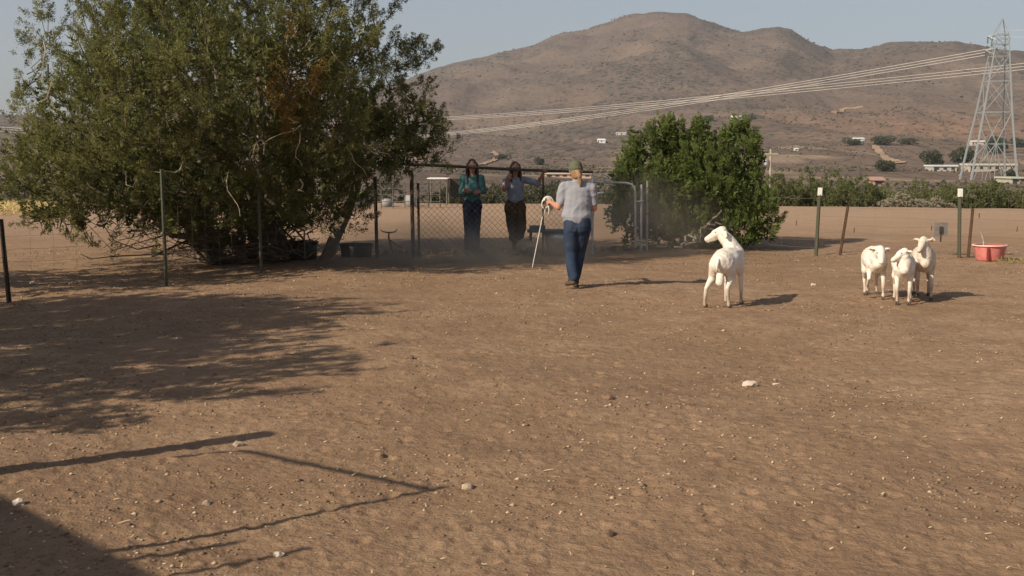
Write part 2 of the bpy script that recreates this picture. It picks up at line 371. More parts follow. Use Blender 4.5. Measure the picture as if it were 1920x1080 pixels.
def make_plumes(lobes, nper, seed, up=0.7, step=0.085, plen=(0.35, 0.95), inner=0.5, jit=0.22, gapscale=1.4, splay=0.75, gapcut=-0.42):
    """lobes: (centre, (rx,ry,rz)). Plumes start on the lobe skins and lean out and up. returns tufts, stems"""
    g = np.random.default_rng(seed); tufts = []; stems = []
    Cs = np.array([l[0] for l in lobes]); Rs = np.array([l[1] for l in lobes])
    for li, (c, rr) in enumerate(lobes):
        c = Vector(c); area = (rr[0] * rr[1] * rr[2]) ** (2 / 3)
        for k in range(max(13, int(nper * area))):
            d = unit(g); s = g.uniform(0.55, 0.98)
            p = Vector((c.x + d.x * rr[0] * s, c.y + d.y * rr[1] * s, c.z + d.z * rr[2] * s))
            if p.z < 0.35: continue
            q = (np.array(p) - Cs) / Rs; dd = np.sum(q * q, 1); dd[li] = 9
            if dd.min() < 0.35 and g.random() > inner: continue
            gap = vnoise(np.array([p.x * gapscale + p.y]), np.array([p.z * gapscale - p.y * 0.7]), seed)[0]
            if gap < gapcut: continue
            ax = (Vector((d.x, d.y, d.z * 0.6)) + Vector((0, 0, up)) + Vector(g.normal(size=3)) * 0.35).normalized()
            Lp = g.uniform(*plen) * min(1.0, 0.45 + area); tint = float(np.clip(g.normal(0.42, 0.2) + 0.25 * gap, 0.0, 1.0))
            nst = max(3, int(Lp / step)); cur = Vector(p); a2 = Vector(ax)
            pts = [Vector(p) - ax * 0.15]
            for i in range(nst):
                t = i / nst
                a2 = (a2 + Vector(g.normal(size=3)) * 0.16 + Vector((0, 0, 0.08 * up))).normalized()
                cur = cur + a2 * step
                off = Vector(g.normal(size=3)) * jit * step * 2.2 * (1 - 0.75 * t)
                td = (a2 + Vector(g.normal(size=3)) * splay * (1 - 0.5 * t)).normalized()
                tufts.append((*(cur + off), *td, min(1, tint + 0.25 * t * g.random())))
                pts.append(Vector(cur))
            stems.append((pts, Vector(c)))
    return np.array(tufts), stems
def limb(a, b, g, n=7, sag=0.15, wob=0.10):
    a = Vector(a); b = Vector(b); out = []
    L = (b - a).length
    for i in range(n + 1):
        t = i / n; p = a.lerp(b, t) + Vector((0, 0, -sag * L * math.sin(math.pi * t)))
        if 0 < i < n: p = p + Vector(g.normal(size=3)) * wob * L / n
        out.append(p)
    return out

def lob(px, py, Y, rx, rz, ry=None):
    s = Y / F; c = at(px, py, Y); return (tuple(c), (rx * s, (ry or (rx + rz) / 2 * 1.0) * s, rz * s))

# -------- the large juniper
def big_juniper():
    g = np.random.default_rng(12)
    L_ = [lob(*a) for a in [
        (60,150,20.6,20,62),(88,78,20.6,13,55),(125,195,20.3,50,60),(58,215,20.6,22,30),(245,95,20.0,46,66),(310,25,20,70,80),(400,-40,20,110,105),
        (525,-50,20,105,95),(625,0,20,85,75),(690,25,20.2,42,50),(250,160,19.0,112,85),(400,120,18.9,125,95),(545,115,19.0,110,88),
        (650,105,19.6,62,62),(785,112,20,24,10),(742,118,20,26,26),(705,150,20,44,34),(85,290,19.6,52,60),(185,275,18.9,100,80),
        (320,260,18.3,125,95),(470,245,18.5,118,88),(600,230,19.1,100,84),(690,215,19.8,60,52),(765,240,20.2,50,58),(800,275,20.3,34,36),(775,205,20.2,34,30),
        (30,365,19.4,52,42),(120,365,18.7,105,58),(240,370,18.2,112,62),(370,368,18.1,95,62),(485,340,18.6,95,58),(605,318,19.1,92,55),
        (710,295,19.9,72,44),(660,360,20.3,40,44),(560,385,20.6,70,40),(640,430,20.6,28,26),(285,420,19.3,52,30),(95,425,19.3,46,14),(170,440,19.6,20,14),
        (300,140,21.6,190,140),(500,150,21.9,190,130),(200,300,21.6,170,95),(420,330,22.0,180,80),(600,300,21.8,120,70),(120,410,20.4,80,30),(360,430,20.8,80,26)]]
    L2 = []
    for (c, rr) in L_:
        d = Vector(c) - Vector((0, 0, CAMZ)); k = 1.0
        if c[2] > 1.9 and c[1] < 19.7: k = (c[1] - (2.5 if c[0] < -4.3 else 1.6) * min(1, (c[2] - 1.9) / 0.7)) / c[1]
        L2.append((tuple(Vector((0, 0, CAMZ)) + d * k), tuple(x * k for x in rr)))
    L_ = L2 + [((-4.3, 17.9, 4.6), (1.5, 1.3, 0.9)), ((-5.3, 18.6, 5.0), (1.6, 1.4, 0.9)), ((-3.2, 18.4, 4.9), (1.3, 1.2, 0.8)),
        lob(430, 420, 19.6, 80, 44), lob(690, 345, 19.8, 48, 38), lob(650, 385, 20.2, 36, 34), lob(300, 395, 18.6, 80, 40), lob(420, 400, 18.9, 80, 46), lob(200, 400, 18.9, 70, 30), lob(500, 390, 19.2, 70, 44), lob(720, 258, 19.9, 62, 50), lob(795, 262, 20.2, 34, 36), lob(755, 300, 20.1, 56, 36), lob(640, 250, 19.3, 62, 60), lob(665, 170, 19.3, 50, 56), lob(650, 402, 20.1, 36, 32), lob(610, 350, 19.4, 60, 44), lob(700, 110, 20.0, 34, 40), lob(812, 290, 20.2, 26, 22), lob(520, 425, 20.2, 60, 36), lob(590, 400, 19.8, 60, 44), lob(350, 400, 18.8, 70, 36)]
    base = gp(560, 470); base.x, base.y = at(520, 400, 20.6).x, 20.6; base.z = hz(base.x, base.y)
    t = empty('juniper_tree', base, label='large dark green juniper with spreading branches, leaning pale trunk and brown dead foliage patches', cat='tree')
    def loc(v): return Vector(v) - base
    tufts, stems = make_plumes(L_, 98, 5, gapcut=-0.58, up=1.0, plen=(0.30, 0.66), step=0.085, jit=0.06, inner=0.25, splay=0.38)
    # a few loose plumes break the outline
    ex = []
    for (px, py, Y, dx, dy, n) in [(735,150,20,80,-55,12),(700,60,20.1,45,-50,9),(660,20,20,45,-25,7),(50,100,20.6,-15,-50,6),(88,40,20.6,-8,-50,7),(235,70,20,-35,-50,7),(805,260,20.3,40,-20,6),(800,300,20.3,45,15,6),(745,170,20.2,60,-15,7),(230,40,20,-20,-40,6),(30,330,19.6,-40,-30,6),(120,440,19.4,60,22,6),(215,430,19.4,6,50,4)]:
        for i in range(n * 2):
            u = i / (n * 2); p = at(px + dx * u + g.normal() * 7, py + dy * u + g.normal() * 7, Y); a = at(px + dx * u + dx * .3, py + dy * u + dy * .3 - 10, Y) - p
            a = a.normalized() + Vector(g.normal(size=3)) * 0.5
            ex.append((*p, *a, float(np.clip(g.normal(0.55, 0.15), 0, 1))))
    tufts = np.concatenate([tufts, np.array(ex)])
    # dead patches
    dead_c = [(at(560, 110, 18.6), 0.42), (at(545, 190, 18.3), 0.40), (at(535, 240, 18.2), 0.36), (at(575, 150, 18.6), 0.3)]
    P = tufts[:, :3]; isd = np.zeros(len(P), bool)
    PX = 960 + F * P[:, 0] / P[:, 1]; PY = 300 + F * (CAMZ - P[:, 2]) / P[:, 1] * 1.0
    for (dx, dy, rx, ry) in ((555, 105, 38, 60), (545, 190, 44, 50), (530, 255, 34, 32), (590, 150, 22, 40)):
        isd |= (((PX - dx) / rx) ** 2 + ((PY - dy) / ry) ** 2 < 1) & (P[:, 1] < 18.8) & (g.random(len(P)) < 0.94)
    T = tufts.copy(); T[:, :3] -= np.array(base)
    fi = []                                             # coarse inner sprays make the crown dense
    for c, rr in L_:
        if rr[0] < 0.42 or c[2] > 4.1: continue
        for k in range(int(120 * (rr[0] * rr[1] * rr[2]) ** (2 / 3)) + 6):
            d = unit(g); q_ = g.random() ** 0.5 * 0.85; p = Vector((c[0] + d.x * rr[0] * q_, c[1] + d.y * rr[1] * q_, c[2] + d.z * rr[2] * q_))
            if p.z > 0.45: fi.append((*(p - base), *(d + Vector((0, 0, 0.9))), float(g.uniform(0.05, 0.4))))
    print('juniper tufts', len(T))
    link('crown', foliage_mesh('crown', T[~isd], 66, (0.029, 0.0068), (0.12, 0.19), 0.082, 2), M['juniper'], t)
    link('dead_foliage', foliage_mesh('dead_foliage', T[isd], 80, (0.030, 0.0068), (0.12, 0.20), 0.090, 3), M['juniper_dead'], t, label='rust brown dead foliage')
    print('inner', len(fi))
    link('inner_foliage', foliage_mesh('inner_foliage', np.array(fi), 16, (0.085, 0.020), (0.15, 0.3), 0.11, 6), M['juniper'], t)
    # stems
    mb = MB()
    for pts, c in stems[::3]:
        q = [loc(c).lerp(loc(pts[0]), 0.35) + Vector(g.normal(size=3)) * 0.05] + [loc(p) for p in pts[::3]]
        mb.tube(q, [0.012] + [0.008] * (len(q) - 2) + [0.004], 3, False)
    # pale bare twigs hanging in front
    mp = MB()
    for k in range(34):
        px, py = (g.uniform(430, 640), g.uniform(40, 300)) if k < 14 else (g.uniform(60, 720), g.uniform(60, 360))
        Y = 17.3 + 1.2 * (px > 600) + 0.5 * (px < 200)
        p = at(px, py, Y); pts = [loc(p)]; d = Vector((g.normal() * 0.35, -0.1, -0.7 if g.random() < 0.7 else 0.6)).normalized()
        for i in range(6):
            d = (d + Vector(g.normal(size=3)) * 0.42).normalized(); pts.append(pts[-1] + d * g.uniform(0.07, 0.15))
        mp.tube(pts, [0.009, 0.009, 0.008, 0.007, 0.006, 0.005, 0.003], 4, False)
    mp.build('bare_twigs', M['palewood'], t, label='pale bare twigs among the foliage', kind='stuff')
    mb.build('twigs', M['twig'], t, kind='stuff')
    # trunks
    tb = MB(); tr = at(612, 480, 20.6); tr.z = 0.0
    tb.tube([loc(Vector((tr.x - 0.05, tr.y, -0.1))), loc(at(625, 452, 20.6)), loc(at(650, 400, 20.6)), loc(at(668, 350, 20.5)), loc(at(672, 300, 20.4)), loc(at(640, 230, 20.3))], [0.13, 0.105, 0.085, 0.08, 0.07, 0.06], 9)
    tb.build('trunk', M['bark'], t, label='leaning grey brown trunk')
    g2 = np.random.default_rng(5)
    for (ex_, ey_, eY, r0) in [(300, 120, 19.6, 0.16), (470, 90, 19.8, 0.17), (150, 250, 19.6, 0.13), (380, 20, 20.2, 0.14), (560, 60, 20.2, 0.13), (240, 330, 19.0, 0.11), (90, 120, 20.5, 0.07), (640, 60, 20.1, 0.09), (500, 250, 18.9, 0.10), (720, 230, 20.1, 0.09), (380, 300, 18.6, 0.10)]:
        b0 = at(g2.uniform(380, 560), 470, 20.9); b0.z = -0.05
        pts = limb(loc(b0), loc(at(ex_, ey_, eY)), g2, 8, 0.10, 0.35)
        m_ = MB(); m_.tube(pts, [r0 * (1 - 0.8 * i / 8) for i in range(9)], 7); m_.build('limb', M['bark'], t)
    # dead low branches
    md = MB()
    for k in range(75):
        b0 = at(g.uniform(330, 600), 462, g.uniform(19.6, 21)); b0.z = g.uniform(0.1, 0.8)
        e = at(g.uniform(150, 640), g.uniform(400, 478), g.uniform(18.3, 21.5)); e.z = max(e.z, 0.06)
        pts = limb(loc(b0), loc(e), g, 6, g.uniform(-0.1, 0.15), 0.45)
        pts = [Vector((p.x, p.y, max(p.z, 0.03))) for p in pts]
        r0 = g.uniform(0.008, 0.024); md.tube(pts, [r0 * (1 - 0.12 * i) for i in range(len(pts))], 4, False)
        for j in range(3):
            s = pts[2 + j]; d = Vector((g.normal(), g.normal(), g.normal() * 0.4)).normalized(); q = [s, s + d * 0.12, s + d * 0.22 + Vector(g.normal(size=3)) * 0.04]
            md.tube([Vector((p.x, p.y, max(p.z, 0.03))) for p in q], [0.007, 0.005, 0.003], 3, False)
    md.build('low_dead_branches', M['twig'], t, label='bare dead branches close to the ground', kind='stuff')
    return t
big_juniper()

# -------- the smaller bright green cedar
def cedar():
    g = np.random.default_rng(22)
    L_ = [lob(*a) for a in [
        (1248,285,24.3,36,52),(1262,262,24.2,22,34),(1185,330,24.0,34,40),(1190,300,24,20,34),(1310,262,24.2,26,38),(1325,300,23.9,55,55),(1385,275,24.2,34,42),(1400,310,24.0,26,45),
        (1255,350,23.8,55,50),(1345,350,23.7,60,50),(1395,345,23.9,30,40),(1180,385,23.9,34,40),(1165,420,23.9,18,26),(1240,405,23.9,55,42),(1320,400,24.1,60,40),
        (1400,395,23.7,38,46),(1435,415,23.7,26,48),(1390,435,23.6,48,30),(1330,440,24.3,60,22),(1240,440,24.2,60,22),(1300,330,24.8,90,70),(1300,400,25.0,110,50),(1200,445,23.9,40,20),(1270,450,23.9,46,16),(1370,450,23.7,50,16),(1430,445,23.8,28,20),(1300,425,23.7,50,24),(1160,395,24,20,36),(1250,248,24.1,11,26),(1312,246,24.1,10,24),(1388,250,24.1,12,22),(1190,282,23.9,9,26),(1350,268,24,11,20),(1222,262,24,9,20),(1416,280,24,9,22),(1440,385,23.6,10,28),(1170,340,23.9,9,22)]]
    b = at(1300, 466, 24.2); base = Vector((b.x, 24.2, hz(b.x, 24.2)))
    t = empty('cedar_bush', base, label='rounded bright green evergreen bush with upright plumes behind the gate', cat='bush')
    tufts, stems = make_plumes(L_, 215, 15, up=2.2, plen=(0.22, 0.46), step=0.058, jit=0.06, inner=0.25, splay=0.3)
    tufts[:, :3] -= np.array(base); print('cedar tufts', len(tufts))
    link('crown', foliage_mesh('crown', tufts, 66, (0.022, 0.0058), (0.08, 0.15), 0.066, 4), M['cedar'], t)
    fi = []
    for c, rr in L_:
        for k in range(int(330 * (rr[0] * rr[1] * rr[2]) ** (2 / 3)) + 6):
            d = unit(g); q_ = g.random() ** 0.5 * 0.85; p = Vector((c[0] + d.x * rr[0] * q_, c[1] + d.y * rr[1] * q_, c[2] + d.z * rr[2] * q_))
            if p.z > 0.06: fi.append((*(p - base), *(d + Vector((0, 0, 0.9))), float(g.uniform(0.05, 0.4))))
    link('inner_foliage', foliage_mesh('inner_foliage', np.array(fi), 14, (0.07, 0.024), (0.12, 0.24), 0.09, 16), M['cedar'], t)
    mb = MB()
    for k in range(26):
        e = at(g.uniform(1180, 1430), g.uniform(290, 430), 24.2)
        pts = limb(Vector((g.normal() * 0.15, g.normal() * 0.15, -0.03)), e - base, g, 6, 0.08, 0.3)
        mb.tube(pts, [0.05 * (1 - 0.14 * i) for i in range(7)], 5)
    mb.build('trunk', M['bark'], t)
    mp = MB()
    for (a, b_) in [((1285,458),(1345,405)),((1300,450),(1350,430)),((1290,440),(1315,455)),((1320,428),(1352,392)),((1285,452),(1300,430)),((1230,462),(1262,455)),((1330,420),(1355,420)),((1265,463),(1290,452))]:
        pts = limb(at(*a, 23.45) - base, at(*b_, 23.55) - base, g, 4, 0.0, 0.4)
        mp.tube(pts, [0.024, 0.021, 0.018, 0.014, 0.008], 6)
    mp.build('dead_stub', M['palewood'], t, label='pale sun-bleached dead branch stubs')
cedar()

# -------- shrubs beyond the field
def shrub(name, px, pyb, Y, w, h, m, label, seed, cat='shrub', group=None, n=170, leaves=14, leaf=(0.13, 0.045)):
    s = Y / F; c = at(px, pyb, Y); z = hz(c.x, Y); c.z = z
    top = at(px, pyb - h, Y).z; hh = max(top - z, 0.4)
    g = np.random.default_rng(seed); lobes = []
    nl = 5
    for k in range(nl):
        lx = (k / (nl - 1) - 0.5) * w * s * 1.1; f = (1 - 0.50 * abs(k / (nl - 1) - 0.5) * 2) * g.uniform(0.8, 1.12)
        lobes.append(((lx + g.normal() * 0.05, g.normal() * 0.3, hh * g.uniform(0.42, 0.58) * f), (w * s * 0.24, w * s * 0.28 + 0.2, hh * 0.44 * f)))
    T = []
    for c0, rr in lobes:
        for k in range(n // nl):
            d = unit(g); q = g.uniform(0.6, 1.0); p = Vector((c0[0] + d.x * rr[0] * q, c0[1] + d.y * rr[1] * q, max(c0[2] + d.z * rr[2] * q, 0.05)))
            T.append((*p, *(d + Vector((0, 0, 0.8))), float(np.clip(g.normal(0.45, 0.25), 0, 1))))
    t = empty(name, c, label=label, cat=cat, group=group)
    link('crown', foliage_mesh('crown', np.array(T), leaves, leaf, (0.15 * hh * 0.4, 0.3 * hh * 0.4), 0.10 * hh * 0.5, seed), m, t)
    mb = MB()
    for k in range(5):
        mb.tube([(g.normal() * 0.05, g.normal() * 0.05, -0.05), (lobes[k][0][0] * 0.5, lobes[k][0][1] * 0.5, hh * 0.3), lobes[k][0]], [0.05, 0.035, 0.015], 5)
    mb.build('trunk', M['twig'], t)
    return t
SH = [(1462,384,54,60,66,'olive','olive shrub at the field edge beside the bright green bush'),
      (1508,384,55,64,62,'olive','low olive shrub left of the white-tipped post'),
      (1560,386,54,74,64,'olive','rounded olive shrub directly behind the white-tipped post'),
      (1608,387,53,70,58,'olive','olive shrub between the white-tipped post and the pale sage'),
      (1640,386,56,50,40,'olive','small dark shrub just left of the pale sage bush'),
      (1690,388,52,80,26,'sage','pale straw coloured sage bush at the field edge'),
      (1750,389,52,44,24,'sage','smaller pale sage bush beside the green-tipped post'),
      (1665,380,60,80,52,'olive','mid green shrub rising behind the pale sage bush'),
      (1720,382,60,70,58,'olive','green shrub below the white roofed house'),
      (1775,386,58,60,56,'olive','dark green shrub behind the green post'),
      (1822,390,53,84,62,'olive','broad dark green shrub in front of the tower legs'),
      (1872,391,53,80,62,'olive','dense green shrub under the right leg of the tower'),
      (1925,391,54,70,50,'olive','low green shrub cut by the right edge of the picture'),
      (1520,378,66,70,66,'olive','taller grey green shrub farther back behind the utility pole row'),
      (1590,380,66,80,60,'fargreen','dark shrub farther back between the posts'),
      (840,372,56,60,30,'fargreen','dark green shrub left of the woman in teal'),
      (925,371,57,70,34,'fargreen','green shrub seen between the two women'),
      (1000,372,56,80,38,'fargreen','green shrub seen through the fence beside the outstretched arm'),
      (1040,372,58,56,36,'fargreen','green shrub behind the coiled rope'),
      (1120,372,60,70,34,'fargreen','green shrub seen through the gate'),
      (880,371,60,60,26,'fargreen','low green shrub behind the woman in teal'),
      (30,378,58,120,40,'fargreen','grey green shrub at the far left edge'),
      (720,372,58,80,40,'fargreen','dark shrub behind the corral'),]
for i, a in enumerate(SH):
    shrub('sage_bush' if a[5] == 'sage' else 'shrub', a[0], a[1], a[2], a[3], a[4], M[a[5]], a[6], 100 + i, group='shrubs along the far edge of the field', n=560, leaves=18, leaf=(0.058, 0.022))

# distant trees near the houses
def far_tree(px, py, w, h, label, seed, r0=150):
    p = hit(px, py, r0); Y = p.y; s = Y / F; g = np.random.default_rng(seed)
    t = empty('distant_tree', p, label=label, cat='tree', group='dark trees around the distant houses')
    T = []
    lb = [(g.normal() * w * s * 0.2, g.uniform(0.3, 0.62) * h * s, g.uniform(0.4, 0.9)) for _ in range(6)]
    for k in range(360):
        d = unit(g); c_ = lb[k % 6]; T.append((c_[0] + d.x * w * s * 0.26 * c_[2], d.y * w * s * 0.3, max(0.1, c_[1] + h * s * 0.36 * c_[2] * d.z), *(d + Vector((0, 0, 0.5))), float(np.clip(g.normal(0.3, 0.2), 0, 1))))
    link('crown', foliage_mesh('crown', np.array(T), 8, (h * s * 0.12, h * s * 0.05), (h * s * .08, h * s * .18), h * s * 0.08, seed), M['fargreen'], t)
    MB().tube([(0, 0, -0.5), (0, 0, h * s * 0.5)], [h * s * 0.05, h * s * 0.03], 6).build('trunk', M['bark'], t)
for i, a in enumerate([(1738,304,30,22,'dark tree left of the pointed tree beside the long pale building'),(1757,316,22,32,'pointed dark tree between the two distant white buildings'),
                       (1800,306,44,30,'broad dark tree by the left leg of the pylon'),(1872,288,50,34,'tall dark tree seen between the legs of the pylon'),(1910,280,36,20,'dark tree right of the pylon on the slope'),
                       (1652,272,46,20,'dark grove tree above the dirt track on the slope'),(1600,275,30,14,'small dark tree on the slope near the white shed'),(1700,272,40,13,'low dark tree on the slope right of the grove'),
                       (1655,322,44,22,'bluish green tree above the pale sage bush'),(1900,335,22,20,'dark tree at the right foot of the pylon'),(1330,228,26,9,'small dark tree left of the white house on the hillside'),
                       (1402,230,34,10,'small dark tree right of the white house on the hillside'),(940,300,20,12,'small tree by the dirt loop on the slope'),(1010,310,22,14,'grey green tree beyond the second woman')]):
    far_tree(a[0], a[1], a[2], a[3], a[4], 300 + i)

# scrub on hills (nobody could count it)
def scrub():
    g = np.random.default_rng(9); N = 38000
    az = g.uniform(R(-26), R(27), N); r = 150 * (3000 / 150) ** (g.random(N) ** 0.8)
    x = r * np.sin(az); y = r * np.cos(az)
    dens = fbm(x / 120, y / 160, 4, 91) + 0.35
    keep = (g.random(N) < sstep(-0.2, 0.9, dens)) ; x, y, r = x[keep], y[keep], r[keep]; z = H(x, y, False); n = len(x)
    s = g.uniform(0.5, 1.0, n) * np.where(r > 1200, 1.5, 1.0) * (0.6 + r / 3500)
    phi = (1 + 5 ** 0.5) / 2
    ico = np.array([(-1, phi, 0), (1, phi, 0), (-1, -phi, 0), (1, -phi, 0), (0, -1, phi), (0, 1, phi), (0, -1, -phi), (0, 1, -phi), (phi, 0, -1), (phi, 0, 1), (-phi, 0, -1), (-phi, 0, 1)]) / 1.9
    fc = np.array([(0,11,5),(0,5,1),(0,1,7),(0,7,10),(0,10,11),(1,5,9),(5,11,4),(11,10,2),(10,7,6),(7,1,8),(3,9,4),(3,4,2),(3,2,6),(3,6,8),(3,8,9),(4,9,5),(2,4,11),(6,2,10),(8,6,7),(9,8,1)])
    V = ico[None] * g.uniform(0.6, 1.35, (n, 12, 1)) * s[:, None, None] * np.array([1.15, 1.15, 0.75])
    V[..., 0] += x[:, None]; V[..., 1] += y[:, None]; V[..., 2] += (z + s * 0.25)[:, None]
    Fc = (fc[None] + (np.arange(n) * 12)[:, None, None]).reshape(-1, 3)
    me = mesh_np('hillside_scrub', V.reshape(-1, 3), Fc)
    attr(me, 'tint', np.repeat(np.clip(g.normal(0.5, 0.3, n), 0, 1), 12))
    m = mat('scrub', (0.058, 0.056, 0.036), 0.95, spec=0.05, attrmix=('tint', (0.140, 0.112, 0.080)))
    o = link('hillside_scrub', me, m, label='sparse dry scrub dotted over the brown hillsides', cat='scrub', kind='stuff')
scrub()

# dirt tracks on the slope
M['track'] = mat('pale_track_dirt', (0.40, 0.27, 0.17), 0.95, noise=(0.1, (0.30, 0.2, 0.13), 0.6))
def track(pts, w, label):
    P = []
    for a, b in zip(pts[:-1], pts[1:]):
        for k in range(12):
            P.append(hit(a[0] + (b[0] - a[0]) * k / 12, a[1] + (b[1] - a[1]) * k / 12, 110))
    V = []; Fc = []
    for i, p in enumerate(P):
        d = (P[min(i + 1, len(P) - 1)] - P[max(i - 1, 0)]); d.z = 0; d.normalize() if d.length > 0 else None
        nrm = Vector((-d.y, d.x, 0))
        for q in (p - nrm * w / 2, p + nrm * w / 2): V.append((q.x, q.y, hz(q.x, q.y) + 0.5))
    for i in range(len(P) - 1): Fc.append((2 * i, 2 * i + 2, 2 * i + 3, 2 * i + 1))
    o = link('path', mesh_np('path', V, Fc), M['track']); tag(o, label=label, kind='structure')
track([(905,292),(926,287),(934,295),(926,303),(905,309),(880,310)], 3.5, 'pale dirt track looping on the slope')
track([(1640,278),(1652,290),(1668,303),(1690,308)], 5, 'pale dirt track on the slope below the grove')
track([(1560,215),(1590,207),(1620,200)], 6, 'faint track on the upper slope')

# ------------------------------------------------------------------ distant buildings
def house(px, py, w, h, colr, roof, label, name='house', r0=110, dep=8, flat=False, gable=0.35):
    p = hit(px, py, r0); s = p.y / F; W, Hh = w * s / 2, h * s
    t = empty(name, p, label=label, cat='house' if name == 'house' else name.replace('_', ' '))
    wm = mat('wall_paint', colr, 0.8, noise=(0.6, tuple(c * 0.8 for c in colr), 0.5)); rm = mat('roof_sheet', roof, 0.6, noise=(0.7, tuple(c * 0.8 for c in roof), 0.5))
    wh = Hh * (0.75 if flat else 0.62)
    MB().box((-W, 0, -0.6), (W, dep, wh)).build('wall', wm, t)
    rb = MB()
    if flat: rb.box((-W - .3, -.4, wh), (W + .3, dep + .4, Hh))
    else:
        rb.add([(-W - .3, -.5, wh), (W + .3, -.5, wh), (W + .3, dep + .5, wh), (-W - .3, dep + .5, wh), (-W - .3, dep / 2, Hh), (W + .3, dep / 2, Hh)],
               [(0, 1, 5, 4), (2, 3, 4, 5), (0, 4, 3), (1, 2, 5), (0, 3, 2, 1)])
    rb.build('roof', rm, t)
    dk = mat('dark_glass', (0.05, 0.055, 0.06), 0.2)
    nw = max(1, int(w / 14))
    for k in range(nw):
        cx = -W + (k + 0.5) * 2 * W / nw; q = wh
        f = MB().box((cx - 0.55, -0.06, q * 0.35), (cx + 0.55, -0.005, q * 0.8)).build('window', dk, t)
    MB().box((-W + 0.2, -0.05, 0), (-W + 0.2 + min(0.9, W * .5), -0.004, wh * 0.85)).build('door', dk, t)
house(1384, 226, 24, 9, (0.80, 0.80, 0.78), (0.80, 0.82, 0.85), 'small white house high on the brown hillside', r0=400, dep=6)
house(1772, 322, 44, 12, (0.45, 0.41, 0.35), (0.66, 0.68, 0.70), 'low house with bright white roof left of the pylon', flat=True)
house(1862, 321, 86, 14, (0.46, 0.39, 0.32), (0.60, 0.54, 0.46), 'long low pale building behind the pylon legs', flat=True)
house(1838, 274, 30, 9, (0.60, 0.50, 0.42), (0.66, 0.57, 0.48), 'beige house on the slope beside the pylon leg')
house(1912, 345, 30, 12, (0.42, 0.40, 0.30), (0.50, 0.49, 0.38), 'pale green roofed shed at the right edge', flat=True)
house(1612, 268, 18, 7, (0.6, 0.6, 0.6), (0.72, 0.74, 0.76), 'small white shed among dark trees on the slope')
house(1128, 268, 14, 8, (0.75, 0.73, 0.70), (0.78, 0.76, 0.74), 'tiny white shed on the slope above the handler', r0=200)
house(1165, 258, 18, 5, (0.6, 0.56, 0.5), (0.66, 0.62, 0.56), 'pale flat shed on the slope above the gate', r0=200, flat=True)
house(1648, 350, 18, 18, (0.48, 0.26, 0.19), (0.45, 0.27, 0.2), 'small pinkish adobe shed between the shrubs', r0=70, dep=4)
house(1100, 362, 44, 17, (0.45, 0.25, 0.19), (0.62, 0.42, 0.32), 'pinkish low house seen beyond the gate', r0=62, dep=6)
house(1066, 334, 84, 9, (0.55, 0.40, 0.30), (0.62, 0.48, 0.37), 'long low tan roofed building beyond the outstretched arm', r0=70, flat=True)
house(1494, 284, 6, 5, (0.75, 0.73, 0.7), (0.8, 0.8, 0.8), 'tiny white tank house on the slope right of the utility pole', name='shed', r0=300, dep=4)

# ------------------------------------------------------------------ utility pole
up_ = at(1443, 383, 120.0); uz = hz(up_.x, 120)
t = empty('utility_pole', (up_.x, 120, uz), label='thin grey utility pole standing among the shrubs right of the bright green bush', cat='pole')
top = at(1440, 280, 120).z - uz
MB().tube([(0, 0, -0.5), (0, 0, top)], [0.15, 0.10], 8).build('pole', M['palewood'], t)
MB().box((-0.7, -0.16, top - 0.5), (0.7, -0.08, top - 0.36)).build('crossarm', M['palewood'], t)
MB().lathe([(0.01, -0.55 + top - .1), (0.22, -0.5 + top - .1), (0.22, 0.1 + top - .2), (0.01, 0.15 + top - .2)], 10, Matrix.Translation((-0.42, -0.1, -0.9))).build('transformer', M['galv'], t)

